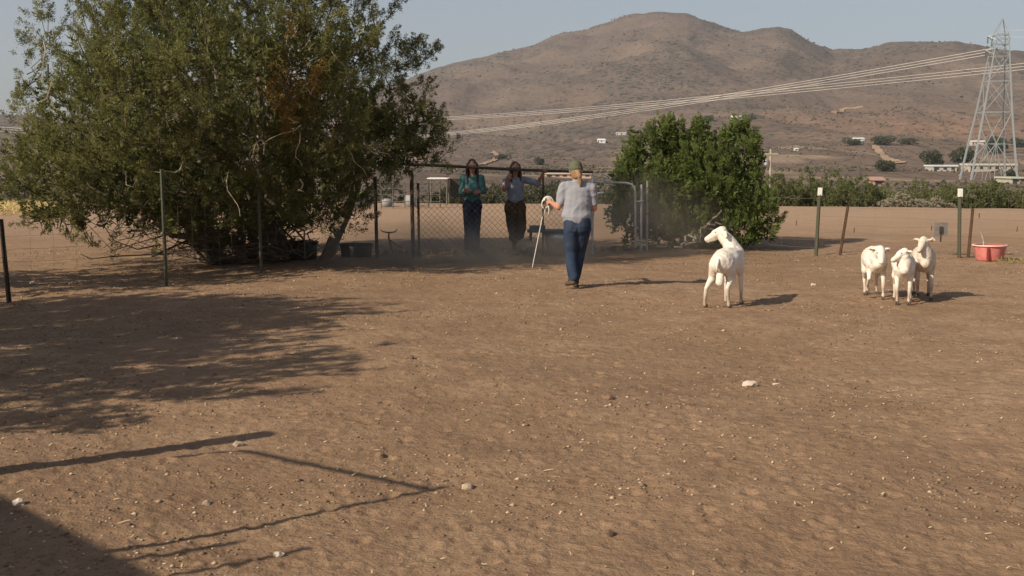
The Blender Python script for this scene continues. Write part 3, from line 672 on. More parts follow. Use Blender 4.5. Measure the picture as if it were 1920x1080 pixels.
# ------------------------------------------------------------------ transmission tower
def tower(px, pyb, Y, label):
    base = at(px, pyb, Y); base.z = hz(base.x, Y); s = Y / F; sc = s                # unit: photo pixels at 300 m
    t = empty('transmission_tower', base, label=label, cat='pylon', group='power transmission towers')
    k = 300.0 / F
    def q(x, z, y=0.0): return Vector(((x - 1852) * k, y * k, z * k))
    H0 = -4
    # half widths by height (pixels above base at y=338)
    lv = [(0, 46, 30), (66, 34, 24), (126, 26, 19), (183, 20, 15), (228, 15, 12), (268, 11, 9)]
    def W(z):
        zs = [l[0] for l in lv]; return (np.interp(z, zs, [l[1] for l in lv]), np.interp(z, zs, [l[2] for l in lv]))
    cx = lambda z: 1852 + 14 * z / 268
    def corner(z, sx, sy): w, d = W(z); return q(cx(z) + sx * w, z, sy * d)
    def member(a, b, r, name): MB().tube([a, b], r, 4).build(name, M['tower'], t)
    for sx in (-1, 1):
        for sy in (-1, 1): MB().tube([corner(z, sx, sy) - (Vector((0, 0, 3)) if z == 0 else Vector((0, 0, 0))) for z in [l[0] for l in lv]], [0.30, .27, .24, .21, .18, .14], 4).build('leg', M['tower'], t)
    for z in (126, 183, 228, 250, 268):
        for sy in (-1, 1): member(corner(z, -1, sy), corner(z, 1, sy), 0.117, 'girt')
        for sx in (-1, 1): member(corner(z, sx, -1), corner(z, sx, 1), 0.099, 'girt')
    for (z0, z1) in ((126, 183), (183, 228), (228, 250), (250, 268)):
        for sy in (-1, 1):
            member(corner(z0, -1, sy), corner(z1, 1, sy), 0.081, 'brace'); member(corner(z0, 1, sy), corner(z1, -1, sy), 0.081, 'brace')
        for sx in (-1, 1): member(corner(z0, sx, -1), corner(z1, sx, 1), 0.073, 'brace')
    for sy in (-1, 1):
        w, d = W(70); c = q(cx(70), 68, sy * d)
        for sx in (-1, 1):
            member(corner(126, sx, sy), c, 0.117, 'brace'); member(c, corner(8, sx, sy), 0.107, 'brace')
            member(c, q(cx(0) + sx * 16, 0, sy * 28), 0.073, 'brace'); member(corner(66, sx, sy), c, 0.090, 'brace')
        member(c, q(cx(0), -4, sy * 30), 0.073, 'brace')
    # head: offset cage with peak and short cross arms
    a = corner(268, -1, 0); b = corner(268, 1, 0); pk = q(1868, 298)
    for p in (a, b): 
        for sy in (-9, 9): member(p + Vector((0, sy * k, 0)), pk, 0.107, 'peak_member')
    for z, w in ((236, 26), (262, 24)):
        m1 = q(cx(z) - w, z + 3); m2 = q(cx(z) + w - 8, z + 3)
        for sy in (-1, 1):
            member(m1, corner(z - 4, -1, sy), 0.090, 'crossarm'); member(m1, corner(min(z + 6, 268), -1, sy), 0.090, 'crossarm')
            member(m2, corner(z - 4, 1, sy), 0.090, 'crossarm'); member(m2, corner(min(z + 6, 268), 1, sy), 0.090, 'crossarm')
    for z, x in ((236, -26), (262, -24), (236, 18), (262, 16)):
        p = q(cx(z) + x, z + 2); MB().tube([p, p + Vector((0, 0, -1.6))], 0.14, 6).build('insulator', M['post_green'], t)
    return t, base
T1, tb1 = tower(1852, 338, 300.0, 'tall grey lattice pylon standing at the right behind the shrubs')
def far_tower(px, pyb, Y, label):
    o = copy_tree(T1); p = at(px, pyb, Y); p.z = hz(p.x, Y); o.location = p; o['label'] = label; return o
# conductors
def span(a, b, sag, n=3, dx=0.6, dz=0.9, rad=0.10, label='', gr=''):
    for k in range(n):
        o = Vector((dx * k, 0, dz * (k - (n - 1) / 2)))
        A, B = Vector(a) + o, Vector(b) + o
        pts = [A.lerp(B, i / 40) - Vector((0, 0, sag * 4 * (i / 40) * (1 - i / 40))) for i in range(41)]
        MB().tube(pts, [rad * (0.75 + 0.55 * i / 40) for i in range(41)], 4, False).build('power_line', M['conductor'], None, smooth=True, label=label[k] if isinstance(label, (list, tuple)) else label, cat='power line', group=gr)
far_tower(575, 330, 1000.0, 'distant lattice pylon hidden behind the big juniper')
span(at(1850, 97, 300), at(575, 263, 1000), 6.5, 3, 0.5, 0.75, 0.085, ['lowest of the three pale cables of the steeper span ending at the pylon head', 'middle of the three pale cables of the steeper span ending at the pylon head', 'highest of the three pale cables of the steeper span ending at the pylon head'], 'cables of the span that ends at the pylon head')
span(at(2150, 99, 310), at(575, 228, 1080), 5.2, 3, 0.5, 0.9, 0.085, ['lowest of the three pale cables crossing behind the pylon to the right edge', 'middle of the three pale cables crossing behind the pylon', 'highest of the three pale cables crossing behind the pylon'], 'cables of the flatter span that runs off the right edge')
span(at(575, 263, 1000), at(-260, 215, 1500), 7, 3, 0.5, 2.2, 0.2, ['lowest pale cable passing left of the big juniper', 'middle pale cable passing left of the big juniper', 'highest pale cable passing left of the big juniper'], 'cables seen left of the big juniper')
span(at(1868, 62, 300), at(2300, 40, 260), 1.0, 2, 0.5, 1.6, 0.03, ['thin lower cable running right from the pylon head', 'thin upper cable running right from the pylon head'], 'thin cables right of the pylon head')

# ------------------------------------------------------------------ fences
def tpost(parent, p, h, lean=(0, 0), m='post_green', tip=None, w=0.032):
    p = Vector(p) ; z = hz(p.x, p.y, True)
    L_ = Vector((lean[0], lean[1], h))
    T = Matrix.Translation((p.x, p.y, z)) @ Matrix(((1, 0, lean[0] / h, 0), (0, 1, lean[1] / h, 0), (0, 0, 1, 0), (0, 0, 0, 1)))
    T = Matrix.Translation(-parent.location) @ T
    mb = MB(); mb.box((-w / 2 * 1.3, -0.004, -0.15), (w / 2 * 1.3, 0.004, h), T); mb.box((-0.005, -w, -0.15), (0.005, -0.0045, h - 0.001), T)
    for k in range(int(h / 0.055) - 2): mb.box((-0.008, -w - 0.006, 0.06 + k * 0.055), (0.008, -w + 0.001, 0.078 + k * 0.055), T)
    o = mb.build('post', M[m], parent)
    if tip:
        MB().box((-w / 2 * 1.36, -w - 0.004, h - 0.13), (w / 2 * 1.36, 0.007, h + 0.012), T).build('cap', M[tip], o)
    return o
def wires(parent, pts, hs, mesh=True, r=0.0016, vstep=0.30, m='wire', sag=0.012):
    g = np.random.default_rng(44); mb = MB(); off = parent.location
    for a, b in zip(pts[:-1], pts[1:]):
        a, b = Vector(a), Vector(b); L_ = (b - a).length; n = max(2, int(L_ / 0.5))
        for h in hs:
            q = []
            for i in range(n + 1):
                t = i / n; p = a.lerp(b, t); p.z = h - sag * math.sin(math.pi * t) + g.normal() * 0.004; q.append(p - off + Vector((0, -0.03, 0)))
            mb.tube(q, r, 3, False)
        if mesh:
            for i in range(int(L_ / vstep)):
                p = a.lerp(b, i * vstep / L_); mb.tube([Vector((p.x, p.y - 0.03, hs[0])) - off, Vector((p.x + g.normal() * 0.006, p.y - 0.03, hs[-1])) - off], r * 0.8, 3, False)
    return mb.build('wire', M[m], parent, label='woven fence wire', kind='stuff')
# left fence
LP = [(17, 562, 405), (312, 538, 318), (490, 512, 318), (707, 486, 335)]
g0 = gp(17, 562)
lf = empty('wire_fence', (g0.x, g0.y, 0), label='wire fence on green steel posts in front of the large juniper', cat='fence')
pts = []
for i, (x, yb, yt) in enumerate(LP):
    p = gp(x, yb); pts.append(p); h = at(x, yt, p.y).z
    tpost(lf, p, h if i else 1.02, (-0.06 if i == 0 else -0.02, 0), ['post_dark', 'post_green', 'post_green', 'post_dark'][i], 'white' if i == 2 else None, 0.045 if i in (0, 3) else 0.036)
p0 = pts[0] + (pts[0] - pts[1]) * 0.9
wires(lf, [Vector((p0.x, p0.y, 0))] + pts, [0.12, 0.3, 0.46, 0.62, 0.78, 0.94, 1.08], True)
# right fence
RPs = [(1530, 474, 348, 'post_green', 'white', 0.04, 0.05), (1575, 475, 383, 'rust', None, 0.12, 0.04), (1798, 484, 356, 'post_green', 'white', -0.03, 0.05), (1815, 484, 391, 'rust', None, 0.05, 0.04), (2080, 492, 360, 'post_green', 'white', 0.02, 0.04)]
g1 = gp(1530, 474)
rf = empty('wire_fence', (g1.x, g1.y, 0), label='wire fence with white-capped posts crossing behind the sheep', cat='fence')
rp = []
for x, yb, yt, m_, tip, lean, w in RPs:
    p = gp(x, yb); h = at(x, yt, p.y).z; tpost(rf, p, h, (lean, 0), m_, tip, w); rp.append(p)
q0 = gp(1440, 468)
wires(rf, [q0, rp[0], rp[1], rp[2], rp[3], rp[4]], [0.10, 0.24, 0.38, 0.52, 0.68, 0.84, 1.0], True)
# droppers
for (x, y) in [(1492, 418), (1745, 428), (1834, 405), (1905, 430), (1600, 432)]:
    c = at(x, y, 21.8); MB().tube([c - rf.location + Vector((0, -.04, -.04)), c - rf.location + Vector((0.005, -.04, .05))], 0.009, 5).build('clip', M['rust'], rf)
# sign on the fence
c = at(1764, 429, 21.55)
sg = empty('fence_plate', (c.x, c.y, c.z - 0.13), label='small square grey plate hanging on the right wire fence', cat='plate')
MB().box((-0.115, -0.012, 0.0), (0.115, 0, 0.24)).build('plate', mat('grey_sheet', (0.20, 0.19, 0.185), 0.55, 0.3, noise=(18, (0.30, 0.26, 0.22), 0.7)), sg)
MB().box((-0.03, -0.03, 0.05), (0.03, -0.013, 0.17)).box((-0.012, -0.022, -0.10), (0.012, -0.005, 0.05)).build('latch', M['post_dark'], sg)
# chain link panel
cA = gp(775, 484); cB = gp(1110, 476); cY = cA.y
cl = empty('chain_link_fence', (cA.x, cA.y, 0), label='chain link fence panel with dark top rail that the two women lean on', cat='fence')
A = Vector((0, 0, 0)); B = Vector((cB.x - cA.x, cB.y - cA.y, 0)); L_ = B.length; ux = B.normalized()
MB().tube([(0, 0, -0.2), (-0.02, 0, 1.50)], 0.034, 10).build('post', M['post_dark'], cl)
MB().tube([(0.10, 0.03, -0.2), (0.09, 0.03, 1.30)], 0.022, 8).build('post', M['post_dark'], cl)
mp_ = at(1018, 430, cA.lerp(cB, 0.725).y); mx_ = mp_.x - cA.x
MB().tube([Vector((mx_, ux.y * mx_ / ux.x, -0.2)), Vector((mx_, ux.y * mx_ / ux.x, 1.50))], 0.016, 8).build('post', M['post_dark'], cl)
MB().tube([B + Vector((0, 0, -0.2)), B + Vector((0, 0, 1.42))], 0.026, 10).build('post', M['galv'], cl)
ra = at(832, 311, cA.lerp(cB, 0.17).y) - cl.location; rb_ = at(1112, 323, cB.y) - cl.location; rs_ = ra + (ra - rb_) * 0.32
MB().tube([rs_, ra, ra.lerp(rb_, 0.5) + Vector((0, 0, -0.012)), rb_], 0.026, 10).build('top_rail', M['post_dark'], cl)
mb = MB(); Hc = 1.34; st = 0.105
def zig(p, q, n):
    return [p.lerp(q, i / n) + Vector((0, 0.006 * (-1) ** i, 0)) for i in range(n + 1)]
k = -Hc
while k < L_:
    for sgn in (0, 1):
        s0, s1 = k, k + Hc; z0, z1 = 0.03, 0.03 + Hc
        if s0 < 0: z0 += -s0; s0 = 0
        if s1 > L_: z1 -= s1 - L_; s1 = L_
        if s1 > s0:
            if sgn: pa, pb = ux * s0 + Vector((0, 0.004, 0.06 + Hc - z0)), ux * s1 + Vector((0, 0.004, 0.06 + Hc - z1))
            else: pa, pb = ux * s0 + Vector((0, -0.004, z0)), ux * s1 + Vector((0, -0.004, z1))
            mb.tube([pa, pb], 0.0026, 3, False)
    k += st
mb.build('chain_link_mesh', M['chain'], cl, kind='stuff', label='diamond woven wire mesh')
# gate
gA = gp(1108, 470); gB = gp(1190, 468); gt = empty('gate', (gB.x, gB.y, 0), label='galvanised tube gate with rounded corner standing open beside the bush', cat='gate')
Y_ = gB.y; top_l = at(1110, 341, Y_) - gt.location; tr_ = at(1176, 343, Y_) - gt.location; r2 = at(1191, 360, Y_) - gt.location; r3 = at(1192, 464, Y_) - gt.location
cr = [tr_, at(1184, 345.5, Y_) - gt.location, at(1189.5, 351, Y_) - gt.location, r2]
MB().tube([top_l] + cr + [r3], 0.021, 8).build('frame', M['galv'], gt)
MB().tube([at(1119, 341, Y_) - gt.location, at(1108, 440, Y_) - gt.location], 0.017, 8).build('upright', M['galv'], gt)
MB().tube([at(1108, 363, Y_) - gt.location, at(1132, 361, Y_) - gt.location], 0.018, 8).build('latch_bar', M['white'], gt)
MB().tube([at(1134, 341, Y_) - gt.location, at(1129, 326, Y_) - gt.location, at(1143, 333, Y_) - gt.location], 0.024, 8).build('latch', M['galv'], gt)
gpz = empty('gate_post', (gB.x + 0.1, gB.y, 0), label='pair of galvanised steel posts that carry the gate', cat='post')
for x, yt in ((1202, 346), (1213, 338)):
    a_ = at(x, 466, Y_ + (0.2 if x > 1210 else 0)); b_ = at(x + 1, yt, a_.y); a_.z = -0.1
    MB().tube([a_ - gpz.location, b_ - gpz.location], 0.024, 10).build('post', M['galv'], gpz)
for yy in (378, 452):
    MB().tube([at(1189, yy, Y_ - 0.03) - gpz.location, at(1206, yy - 1, Y_ - 0.03) - gpz.location], 0.018, 8).build('hinge', M['galv'], gpz)

# far corral behind the tree
cc = at(770, 385, 44); cz = hz(cc.x, 44)
M['oldpipe'] = mat('old_pipe', (0.17, 0.16, 0.145), 0.7, 0.2, noise=(7, (0.10, 0.075, 0.055), 0.7))
co = empty('pipe_corral', (cc.x, 44, cz), label='grey pipe corral at the far side of the field left of the women', cat='corral')
k_ = 44 / F
for i in range(11):
    x = (i - 7.5) * 22 * k_; MB().tube([(x, 0, -0.1), (x, 0, 0.95)], 0.022, 6).build('post', M['oldpipe'], co)
for z in (0.25, 0.5, 0.72, 0.93): MB().tube([(-7.5 * 22 * k_, -0.035, z), (2.5 * 22 * k_, -0.035, z)], 0.014, 6).build('rail', M['oldpipe'], co)
sc_ = at(838, 375, 47); ss = empty('shade_shelter', (sc_.x, 47, hz(sc_.x, 47)), label='small open shelter with white roof edge left of the woman in teal', cat='shelter')
for sx in (-0.7, 0.0):
    for sy in (0, 1.4): MB().tube([(sx, sy, -.1), (sx, sy, 0.98)], 0.03, 6).build('post', M['oldpipe'], ss)
MB().box((-0.75, -0.1, 0.98), (0.05, 1.5, 1.02)).build('roof', M['white'], ss)
tp = MB(); 
tp.box((0.05, 1.3, 0.25), (0.6, 1.36, 0.97)); tp.build('side_sheet', mat('dark_sheet', (0.035, 0.035, 0.03), 0.9, noise=(6, (0.06, 0.06, 0.05), 0.6)), ss)
br = at(690, 388, 45.5)
for i, (dx, h_, lb) in enumerate([(-0.3, 0.35, 'white plastic barrel at the far end of the corral'), (0.7, 0.3, 'pale drum lying by the corral rails'), (1.6, 0.42, 'white water drum beside the corral')]):
    t = MB().lathe([(0.0, 0), (0.2, 0), (0.22, h_ * .5), (0.2, h_), (0.0, h_)], 14).build('drum', mat('pale_plastic', (0.26, 0.255, 0.245), 0.6), None, smooth=True, label=lb, cat='drum')
    t.location = (br.x + dx, 45.5, hz(br.x + dx, 45.5))

# ------------------------------------------------------------------ bodies: capsules fused into one surface
def seg_mesh(mb, p0, r0, p1, r1, n=14):
    """tapered capsule, r = (ru, rv): ru across X-ish, rv across the other"""
    p0, p1 = Vector(p0), Vector(p1)
    if not hasattr(r0, '__len__'): r0 = (r0, r0)
    if not hasattr(r1, '__len__'): r1 = (r1, r1)
    d = (p1 - p0)
    if d.length < 1e-5: d = Vector((0, 0, 1e-3)); p1 = p0 + d
    L = d.length; w = d / L
    u = Vector((1, 0, 0)); u = u - w * u.dot(w)
    if u.length < 0.25: u = Vector((0, 1, 0)); u = u - w * u.dot(w)
    u.normalize(); v = w.cross(u)
    rings = []; m0, m1 = min(r0), min(r1)
    for a in (-80, -55, -28): rings.append((p0 + w * (m0 * math.sin(R(a))), math.cos(R(a)), r0))
    rings.append((p0, 1, r0)); rings.append((p1, 1, r1))
    for a in (28, 55, 80): rings.append((p1 + w * (m1 * math.sin(R(a))), math.cos(R(a)), r1))
    vs = []
    for c, k, rr in rings:
        for i in range(n):
            a = 2 * math.pi * i / n; vs.append(c + u * (math.cos(a) * rr[0] * k) + v * (math.sin(a) * rr[1] * k))
    fs = []
    for i in range(len(rings) - 1):
        for j in range(n):
            a = i * n + j; b = i * n + (j + 1) % n; fs.append((a, b, b + n, a + n))
    fs.append(tuple(range(n - 1, -1, -1))); k = (len(rings) - 1) * n; fs.append(tuple(range(k, k + n)))
    mb.add(vs, fs)
def blob(name, segs, mat_, parent, voxel=0.012, smooth=4, disp=None, **k):
    mb = MB()
    for s in segs: seg_mesh(mb, *s)
    me = bpy.data.meshes.new('tmp'); me.from_pydata(mb.v, [], mb.f); me.update()
    o = bpy.data.objects.new('tmp', me); COL.objects.link(o)
    rm = o.modifiers.new('r', 'REMESH'); rm.mode = 'VOXEL'; rm.voxel_size = voxel; rm.use_smooth_shade = True
    if smooth: sm = o.modifiers.new('s', 'SMOOTH'); sm.factor = 0.5; sm.iterations = smooth
    dg = bpy.context.evaluated_depsgraph_get(); dg.update()
    res = bpy.data.meshes.new_from_object(o.evaluated_get(dg)); bpy.data.objects.remove(o)
    if disp:
        n = len(res.vertices); co = np.empty(n * 3, np.float32); no = np.empty(n * 3, np.float32)
        res.vertices.foreach_get('co', co); res.vertices.foreach_get('normal', no); co = co.reshape(-1, 3); no = no.reshape(-1, 3)
        amp, sx, sz = disp
        a_, b__ = co[:, 0] + co[:, 1] * 0.6 + co[:, 2] * 0.45, co[:, 2] - co[:, 0] * 0.55
        d = 0.7 - 1.6 * np.abs(fbm(a_ * sx * 0.7 + 3, b__ * sz * 0.7 + 0.5 * np.sin(a_ * 9), 2, 7))
        co = co + no * (d * amp)[:, None]; res.vertices.foreach_set('co', co.astype(np.float32).ravel())
    res.name = name; res.polygons.foreach_set('use_smooth', [True] * len(res.polygons)); res.update()
    res.materials.clear()
    return link(name, res, mat_, parent, **k)

M['jeans'] = mat('blue_denim', (0.022, 0.033, 0.060), 0.9, noise=(6, (0.050, 0.067, 0.104), 0.7), bump=(60, 0.4, 0.01), spec=0.1)
M['tee_grey'] = mat('grey_cotton', (0.27, 0.275, 0.305), 0.95, noise=(4, (0.31, 0.305, 0.325), 0.6), bump=(14, 0.5, 0.03), spec=0.05)
M['cap'] = mat('olive_cap_cloth', (0.125, 0.130, 0.085), 0.95, noise=(12, (0.09, 0.095, 0.06), 0.6), spec=0.05)
M['blonde'] = mat('blonde_hair', (0.36, 0.215, 0.115), 0.6, noise=(45, (0.20, 0.105, 0.055), 0.9), bump=(70, 0.7, 0.01))
M['darkhair'] = mat('dark_brown_hair', (0.028, 0.018, 0.013), 0.5, noise=(30, (0.05, 0.03, 0.02), 0.6), bump=(60, 0.6, 0.01))
M['brownhair'] = mat('brown_hair', (0.045, 0.024, 0.016), 0.5, noise=(30, (0.08, 0.045, 0.03), 0.6), bump=(60, 0.6, 0.01))
M['boot'] = mat('dark_leather', (0.060, 0.040, 0.030), 0.7, noise=(20, (0.14, 0.09, 0.06), 0.5))
M['teal'] = mat('teal_knit', (0.055, 0.145, 0.150), 0.9, noise=(10, (0.075, 0.175, 0.175), 0.6), bump=(40, 0.4, 0.01), spec=0.05)
M['navy'] = mat('navy_cloth', (0.022, 0.028, 0.055), 0.95, noise=(9, (0.035, 0.04, 0.07), 0.6), spec=0.05)
M['tee_blue'] = mat('pale_blue_cotton', (0.20, 0.225, 0.29), 0.95, noise=(10, (0.29, 0.31, 0.37), 0.6), bump=(14, 0.5, 0.02), spec=0.05)
M['brown'] = mat('brown_cloth', (0.060, 0.038, 0.022), 0.95, noise=(9, (0.09, 0.06, 0.035), 0.6), bump=(16, 0.5, 0.02), spec=0.05)
M['rope'] = mat('white_rope', (0.60, 0.56, 0.49), 0.9, noise=(60, (0.6, 0.55, 0.48), 0.6))
M['eye'] = mat('eye_dark', (0.015, 0.012, 0.010), 0.3)
M['lips'] = mat('lips', (0.32, 0.11, 0.09), 0.5)
M['pink'] = mat('inner_ear', (0.26, 0.15, 0.115), 0.8)
M['hoof'] = mat('hoof_horn', (0.10, 0.075, 0.055), 0.7)
M['crook'] = mat('white_stick', (0.52, 0.48, 0.41), 0.6)

def hand(segs, wrist, tip_dir, palm_n, s=1.0, curl=0.5, side=1):
    """palm + four fingers + thumb as capsules appended to segs"""
    w = Vector(wrist); d = Vector(tip_dir).normalized(); nrm = Vector(palm_n); nrm = (nrm - d * nrm.dot(d)).normalized(); a = d.cross(nrm) * side
    segs.append((w, 0.024 * s, w + d * 0.03 * s, 0.026 * s))
    for k, (off, ln) in enumerate([(-0.030, 0.062), (-0.010, 0.072), (0.010, 0.068), (0.029, 0.052)]):
        kb = w + d * 0.085 * s + a * off * s
        segs.append((w + d * 0.025 * s + a * off * 0.7 * s, 0.015 * s, kb, 0.0125 * s))
        d1 = (d * math.cos(curl) + nrm * math.sin(curl)); m1 = kb + d1 * ln * 0.5 * s
        d2 = (d * math.cos(curl * 2.3) + nrm * math.sin(curl * 2.3)); m2 = m1 + d2 * ln * 0.5 * s
        segs.append((kb, 0.0098 * s, m1, 0.0090 * s)); segs.append((m1, 0.0090 * s, m2, 0.0078 * s))
    tb = w + d * 0.022 * s - a * 0.026 * s; t1 = tb + (d * 0.6 - a * 0.7 + nrm * 0.35).normalized() * 0.042 * s; t2 = t1 + (d * 0.85 - a * 0.1 + nrm * 0.5).normalized() * 0.03 * s
    segs.append((tb, 0.015 * s, t1, 0.011 * s)); segs.append((t1, 0.0105 * s, t2, 0.009 * s))
def face(parent, c, fwd, skinm, s=1.0):
    """eyes, mouth and brows on a head centred at c looking along fwd"""
    c = Vector(c); f = Vector(fwd).normalized(); up = Vector((0, 0, 1)); sd = f.cross(up).normalized(); up = sd.cross(f)
    for k in (-1, 1):
        mb = MB(); seg_mesh(mb, c + f * 0.092 * s + sd * k * 0.032 * s + up * 0.008 * s, 0.009, c + f * 0.092 * s + sd * k * 0.034 * s + up * 0.008 * s, 0.009, 8)
        mb.build('eye', M['eye'], parent, smooth=True)
        mb = MB(); mb.tube([c + f * 0.097 * s + sd * k * 0.020 * s + up * 0.027 * s, c + f * 0.093 * s + sd * k * 0.046 * s + up * 0.025 * s], 0.004, 5); mb.build('eyebrow', M['darkhair'], parent)
    mb = MB(); mb.tube([c + f * 0.088 * s - sd * 0.022 * s - up * 0.055 * s, c + f * 0.097 * s - up * 0.053 * s, c + f * 0.088 * s + sd * 0.022 * s - up * 0.055 * s], 0.006, 6); mb.build('mouth', M['lips'], parent)
def head_segs(c, fwd, s=1.0):
    c = Vector(c); f = Vector(fwd).normalized(); up = Vector((0, 0, 1)); sd = f.cross(up).normalized(); up = sd.cross(f)
    P = lambda a, b, z: c + f * a * s + sd * b * s + up * z * s
    return [(P(-0.015, 0, 0.03), (0.076 * s, 0.082 * s), P(0.015, 0, 0.03), (0.074 * s, 0.08 * s)), (P(0.03, 0, -0.02), 0.062 * s, P(0.045, 0, -0.07), (0.045 * s, 0.038 * s)),
            (P(0.088, 0, 0.0), 0.010 * s, P(0.104, 0, -0.025), 0.013 * s), (P(0.0, 0.074, -0.015), 0.012 * s, P(-0.008, 0.08, 0.015), 0.014 * s), (P(0.0, -0.074, -0.015), 0.012 * s, P(-0.008, -0.08, 0.015), 0.014 * s)]

# ---- the handler, seen from behind
def handler():
    o = gp(1070, 545); o.z = hz(o.x, o.y, True)
    t = empty('person', o, label='person seen from behind in grey t-shirt, blue jeans and olive cap, holding coiled rope', cat='person')
    V = Vector
    hd = V((0.06, 0.02, 1.515)); fw = V((-0.25, 1, -0.1))
    sk = head_segs(hd, fw, 1.0)
    sk += [(V((0.08, 0.0, 1.32)), 0.055, V((0.065, 0.02, 1.45)), 0.050)]
    sk += [(V((0.085, 0, 1.18)), (0.15, 0.10), V((0.085, 0, 1.30)), (0.13, 0.08)), (V((0.085, 0, 0.95)), (0.14, 0.10), V((0.085, 0, 1.15)), (0.145, 0.10)), (V((0.085, 0, 0.86)), (0.16, 0.11), V((0.085, 0, 0.95)), (0.145, 0.10))]
    shL, elL, wrL = V((-0.095, 0.0, 1.325)), V((-0.165, -0.01, 1.06)), V((-0.255, 0.20, 1.115))
    shR, elR, wrR = V((0.265, 0.0, 1.315)), V((0.300, 0.03, 1.04)), V((0.245, 0.26, 1.06))
    for a, b, c in ((shL, elL, wrL), (shR, elR, wrR)):
        sk += [(a, 0.055, b, 0.043), (b, 0.042, b.lerp(c, 0.4), 0.040), (b.lerp(c, 0.4), 0.040, c, 0.025)]
    hand(sk, wrL, V((-0.35, 0.75, 0.15)), V((0.6, 0, -0.7)), 1.0, 0.75, -1)
    hand(sk, wrR, V((-0.4, 0.8, 0.0)), V((-0.6, 0, -0.6)), 1.0, 0.7, 1)
    hipL, knL, anL = V((0.00, 0, 0.86)), V((-0.01, 0.02, 0.46)), V((0.035, -0.13, 0.15))
    hipR, knR, anR = V((0.165, 0, 0.86)), V((0.125, 0.10, 0.48)), V((0.065, 0.12, 0.09))
    for a, b, c in ((hipL, knL, anL), (hipR, knR, anR)):
        sk += [(a, 0.085, b, 0.055), (b, 0.054, b.lerp(c, .35), 0.052), (b.lerp(c, .35), 0.052, c, 0.034)]
    sk += [(anL, 0.034, anL + V((-0.06, 0.03, -0.07)), 0.03), (anR, 0.034, anR + V((0.0, 0.14, -0.05)), 0.03)]
    blob('body', sk, M['skin'], t, 0.0085, 2)
    sh = [(V((-0.04, 0.0, 1.32)), (0.075, 0.075), V((0.21, 0.0, 1.32)), (0.075, 0.075)), (V((0.085, -0.005, 1.15)), (0.185, 0.118), V((0.085, -0.005, 1.28)), (0.178, 0.10)),
          (V((0.080, 0, 0.99)), (0.192, 0.132), V((0.085, 0, 1.16)), (0.182, 0.122)), (V((0.078, 0, 0.93)), (0.206, 0.142), V((0.080, 0, 1.0)), (0.195, 0.134)),
          (V((0.083, 0.0, 1.36)), (0.085, 0.06), V((0.08, 0.0, 1.38)), (0.065, 0.055)),
          (shL, 0.064, shL.lerp(elL, 0.72), 0.064), (shR, 0.064, shR.lerp(elR, 0.72), 0.062)]
    blob('t_shirt', sh, M['tee_grey'], t, 0.010, 3, (0.010, 4, 11))
    jn = [(V((0.03, -0.01, 0.80)), (0.125, 0.125), V((0.04, 0, 0.95)), (0.145, 0.120)), (V((0.135, -0.01, 0.80)), (0.125, 0.125), V((0.125, 0, 0.95)), (0.145, 0.120)),
          (hipL + V((0.01, 0, -.08)), (0.108, 0.11), knL, 0.076), (knL, 0.076, anL + V((-0.005, 0.01, 0.0)), (0.068, 0.074)),
          (hipR + V((-0.01, 0, -.08)), (0.108, 0.11), knR, 0.074), (knR, 0.074, anR + V((0, 0, 0.03)), (0.062, 0.07))]
    blob('jeans', jn, M['jeans'], t, 0.010, 3, (0.006, 6, 10))
    for a, dd in ((anL, V((-0.115, 0.06, -0.12))), (anR, V((0.03, 0.19, -0.05)))):
        bt = [(a + dd * 0.3, 0.046, a + V((0, 0, 0.03)), 0.046), (a + V((0.0, -0.03, -0.065)), (0.034, 0.028), a + dd * 0.75 + V((0, 0, 0.005)), (0.042, 0.027))]
        blob('boot', bt, M['boot'], t, 0.009, 2)
    # cap and hair
    f = fw.normalized(); sd = f.cross(V((0, 0, 1))).normalized()
    cp = [(hd + V((-0.0, 0, 0.045)), (0.098, 0.100), hd + V((0, 0, 0.072)), (0.085, 0.088)), (hd + f * 0.06 + V((0, 0, 0.03)), (0.075, 0.016), hd + f * 0.15 + V((0, 0, 0.018)), (0.060, 0.010)), (hd + V((0, 0, 0.13)), 0.02, hd + V((0, 0, 0.135)), 0.018)]
    blob('cap', cp, M['cap'], t, 0.007, 2)
    hr = [(hd - f * 0.03 + V((0, 0, 0.0)), (0.084, 0.07), hd - f * 0.035 + V((0, 0, -0.05)), (0.07, 0.06)), (hd - f * 0.085 + V((0.0, 0, -0.01)), 0.034, hd - f * 0.115 + V((0.01, 0, -0.07)), 0.036),
          (hd - f * 0.115 + V((0.01, 0, -0.07)), 0.030, hd - f * 0.115 + V((0.025, 0, -0.15)), 0.026), (hd - f * 0.115 + V((0.025, 0, -0.15)), 0.026, hd - f * 0.105 + V((0.03, 0, -0.22)), 0.010)]
    blob('hair', hr, M['blonde'], t, 0.007, 2)
    # rope coil and stick
    w = o + wrL + V((-0.055, 0.09, 0.0))
    rp_ = MB(); g = np.random.default_rng(4)
    for k in range(5):
        a0 = 0.055 + 0.012 * k
        q = [w + V((math.cos(2 * math.pi * i / 14) * a0 * 0.75 - 0.02 + 0.01 * k, 0.03 + 0.012 * k, math.sin(2 * math.pi * i / 14) * a0 - 0.03)) for i in range(15)]
        rp_.tube([p - w for p in q], 0.0085, 6, False)
    for dx in (0.0, 0.055):
        rp_.tube([(dx - .03, 0.03, -0.04), (dx - 0.02, 0.02, -0.11), (dx - 0.01 - .02, 0.03, -0.19)], 0.009, 6)
    rp_ = rp_.build('rope', M['rope'], None, smooth=True, label='coil of white rope hanging from the raised left hand', cat='rope'); rp_.location = w
    top = w + V((-0.01, 0.0, 0.03)); bot = at(998, 502, o.y - 0.45); bot = Vector((bot.x, bot.y, bot.z))
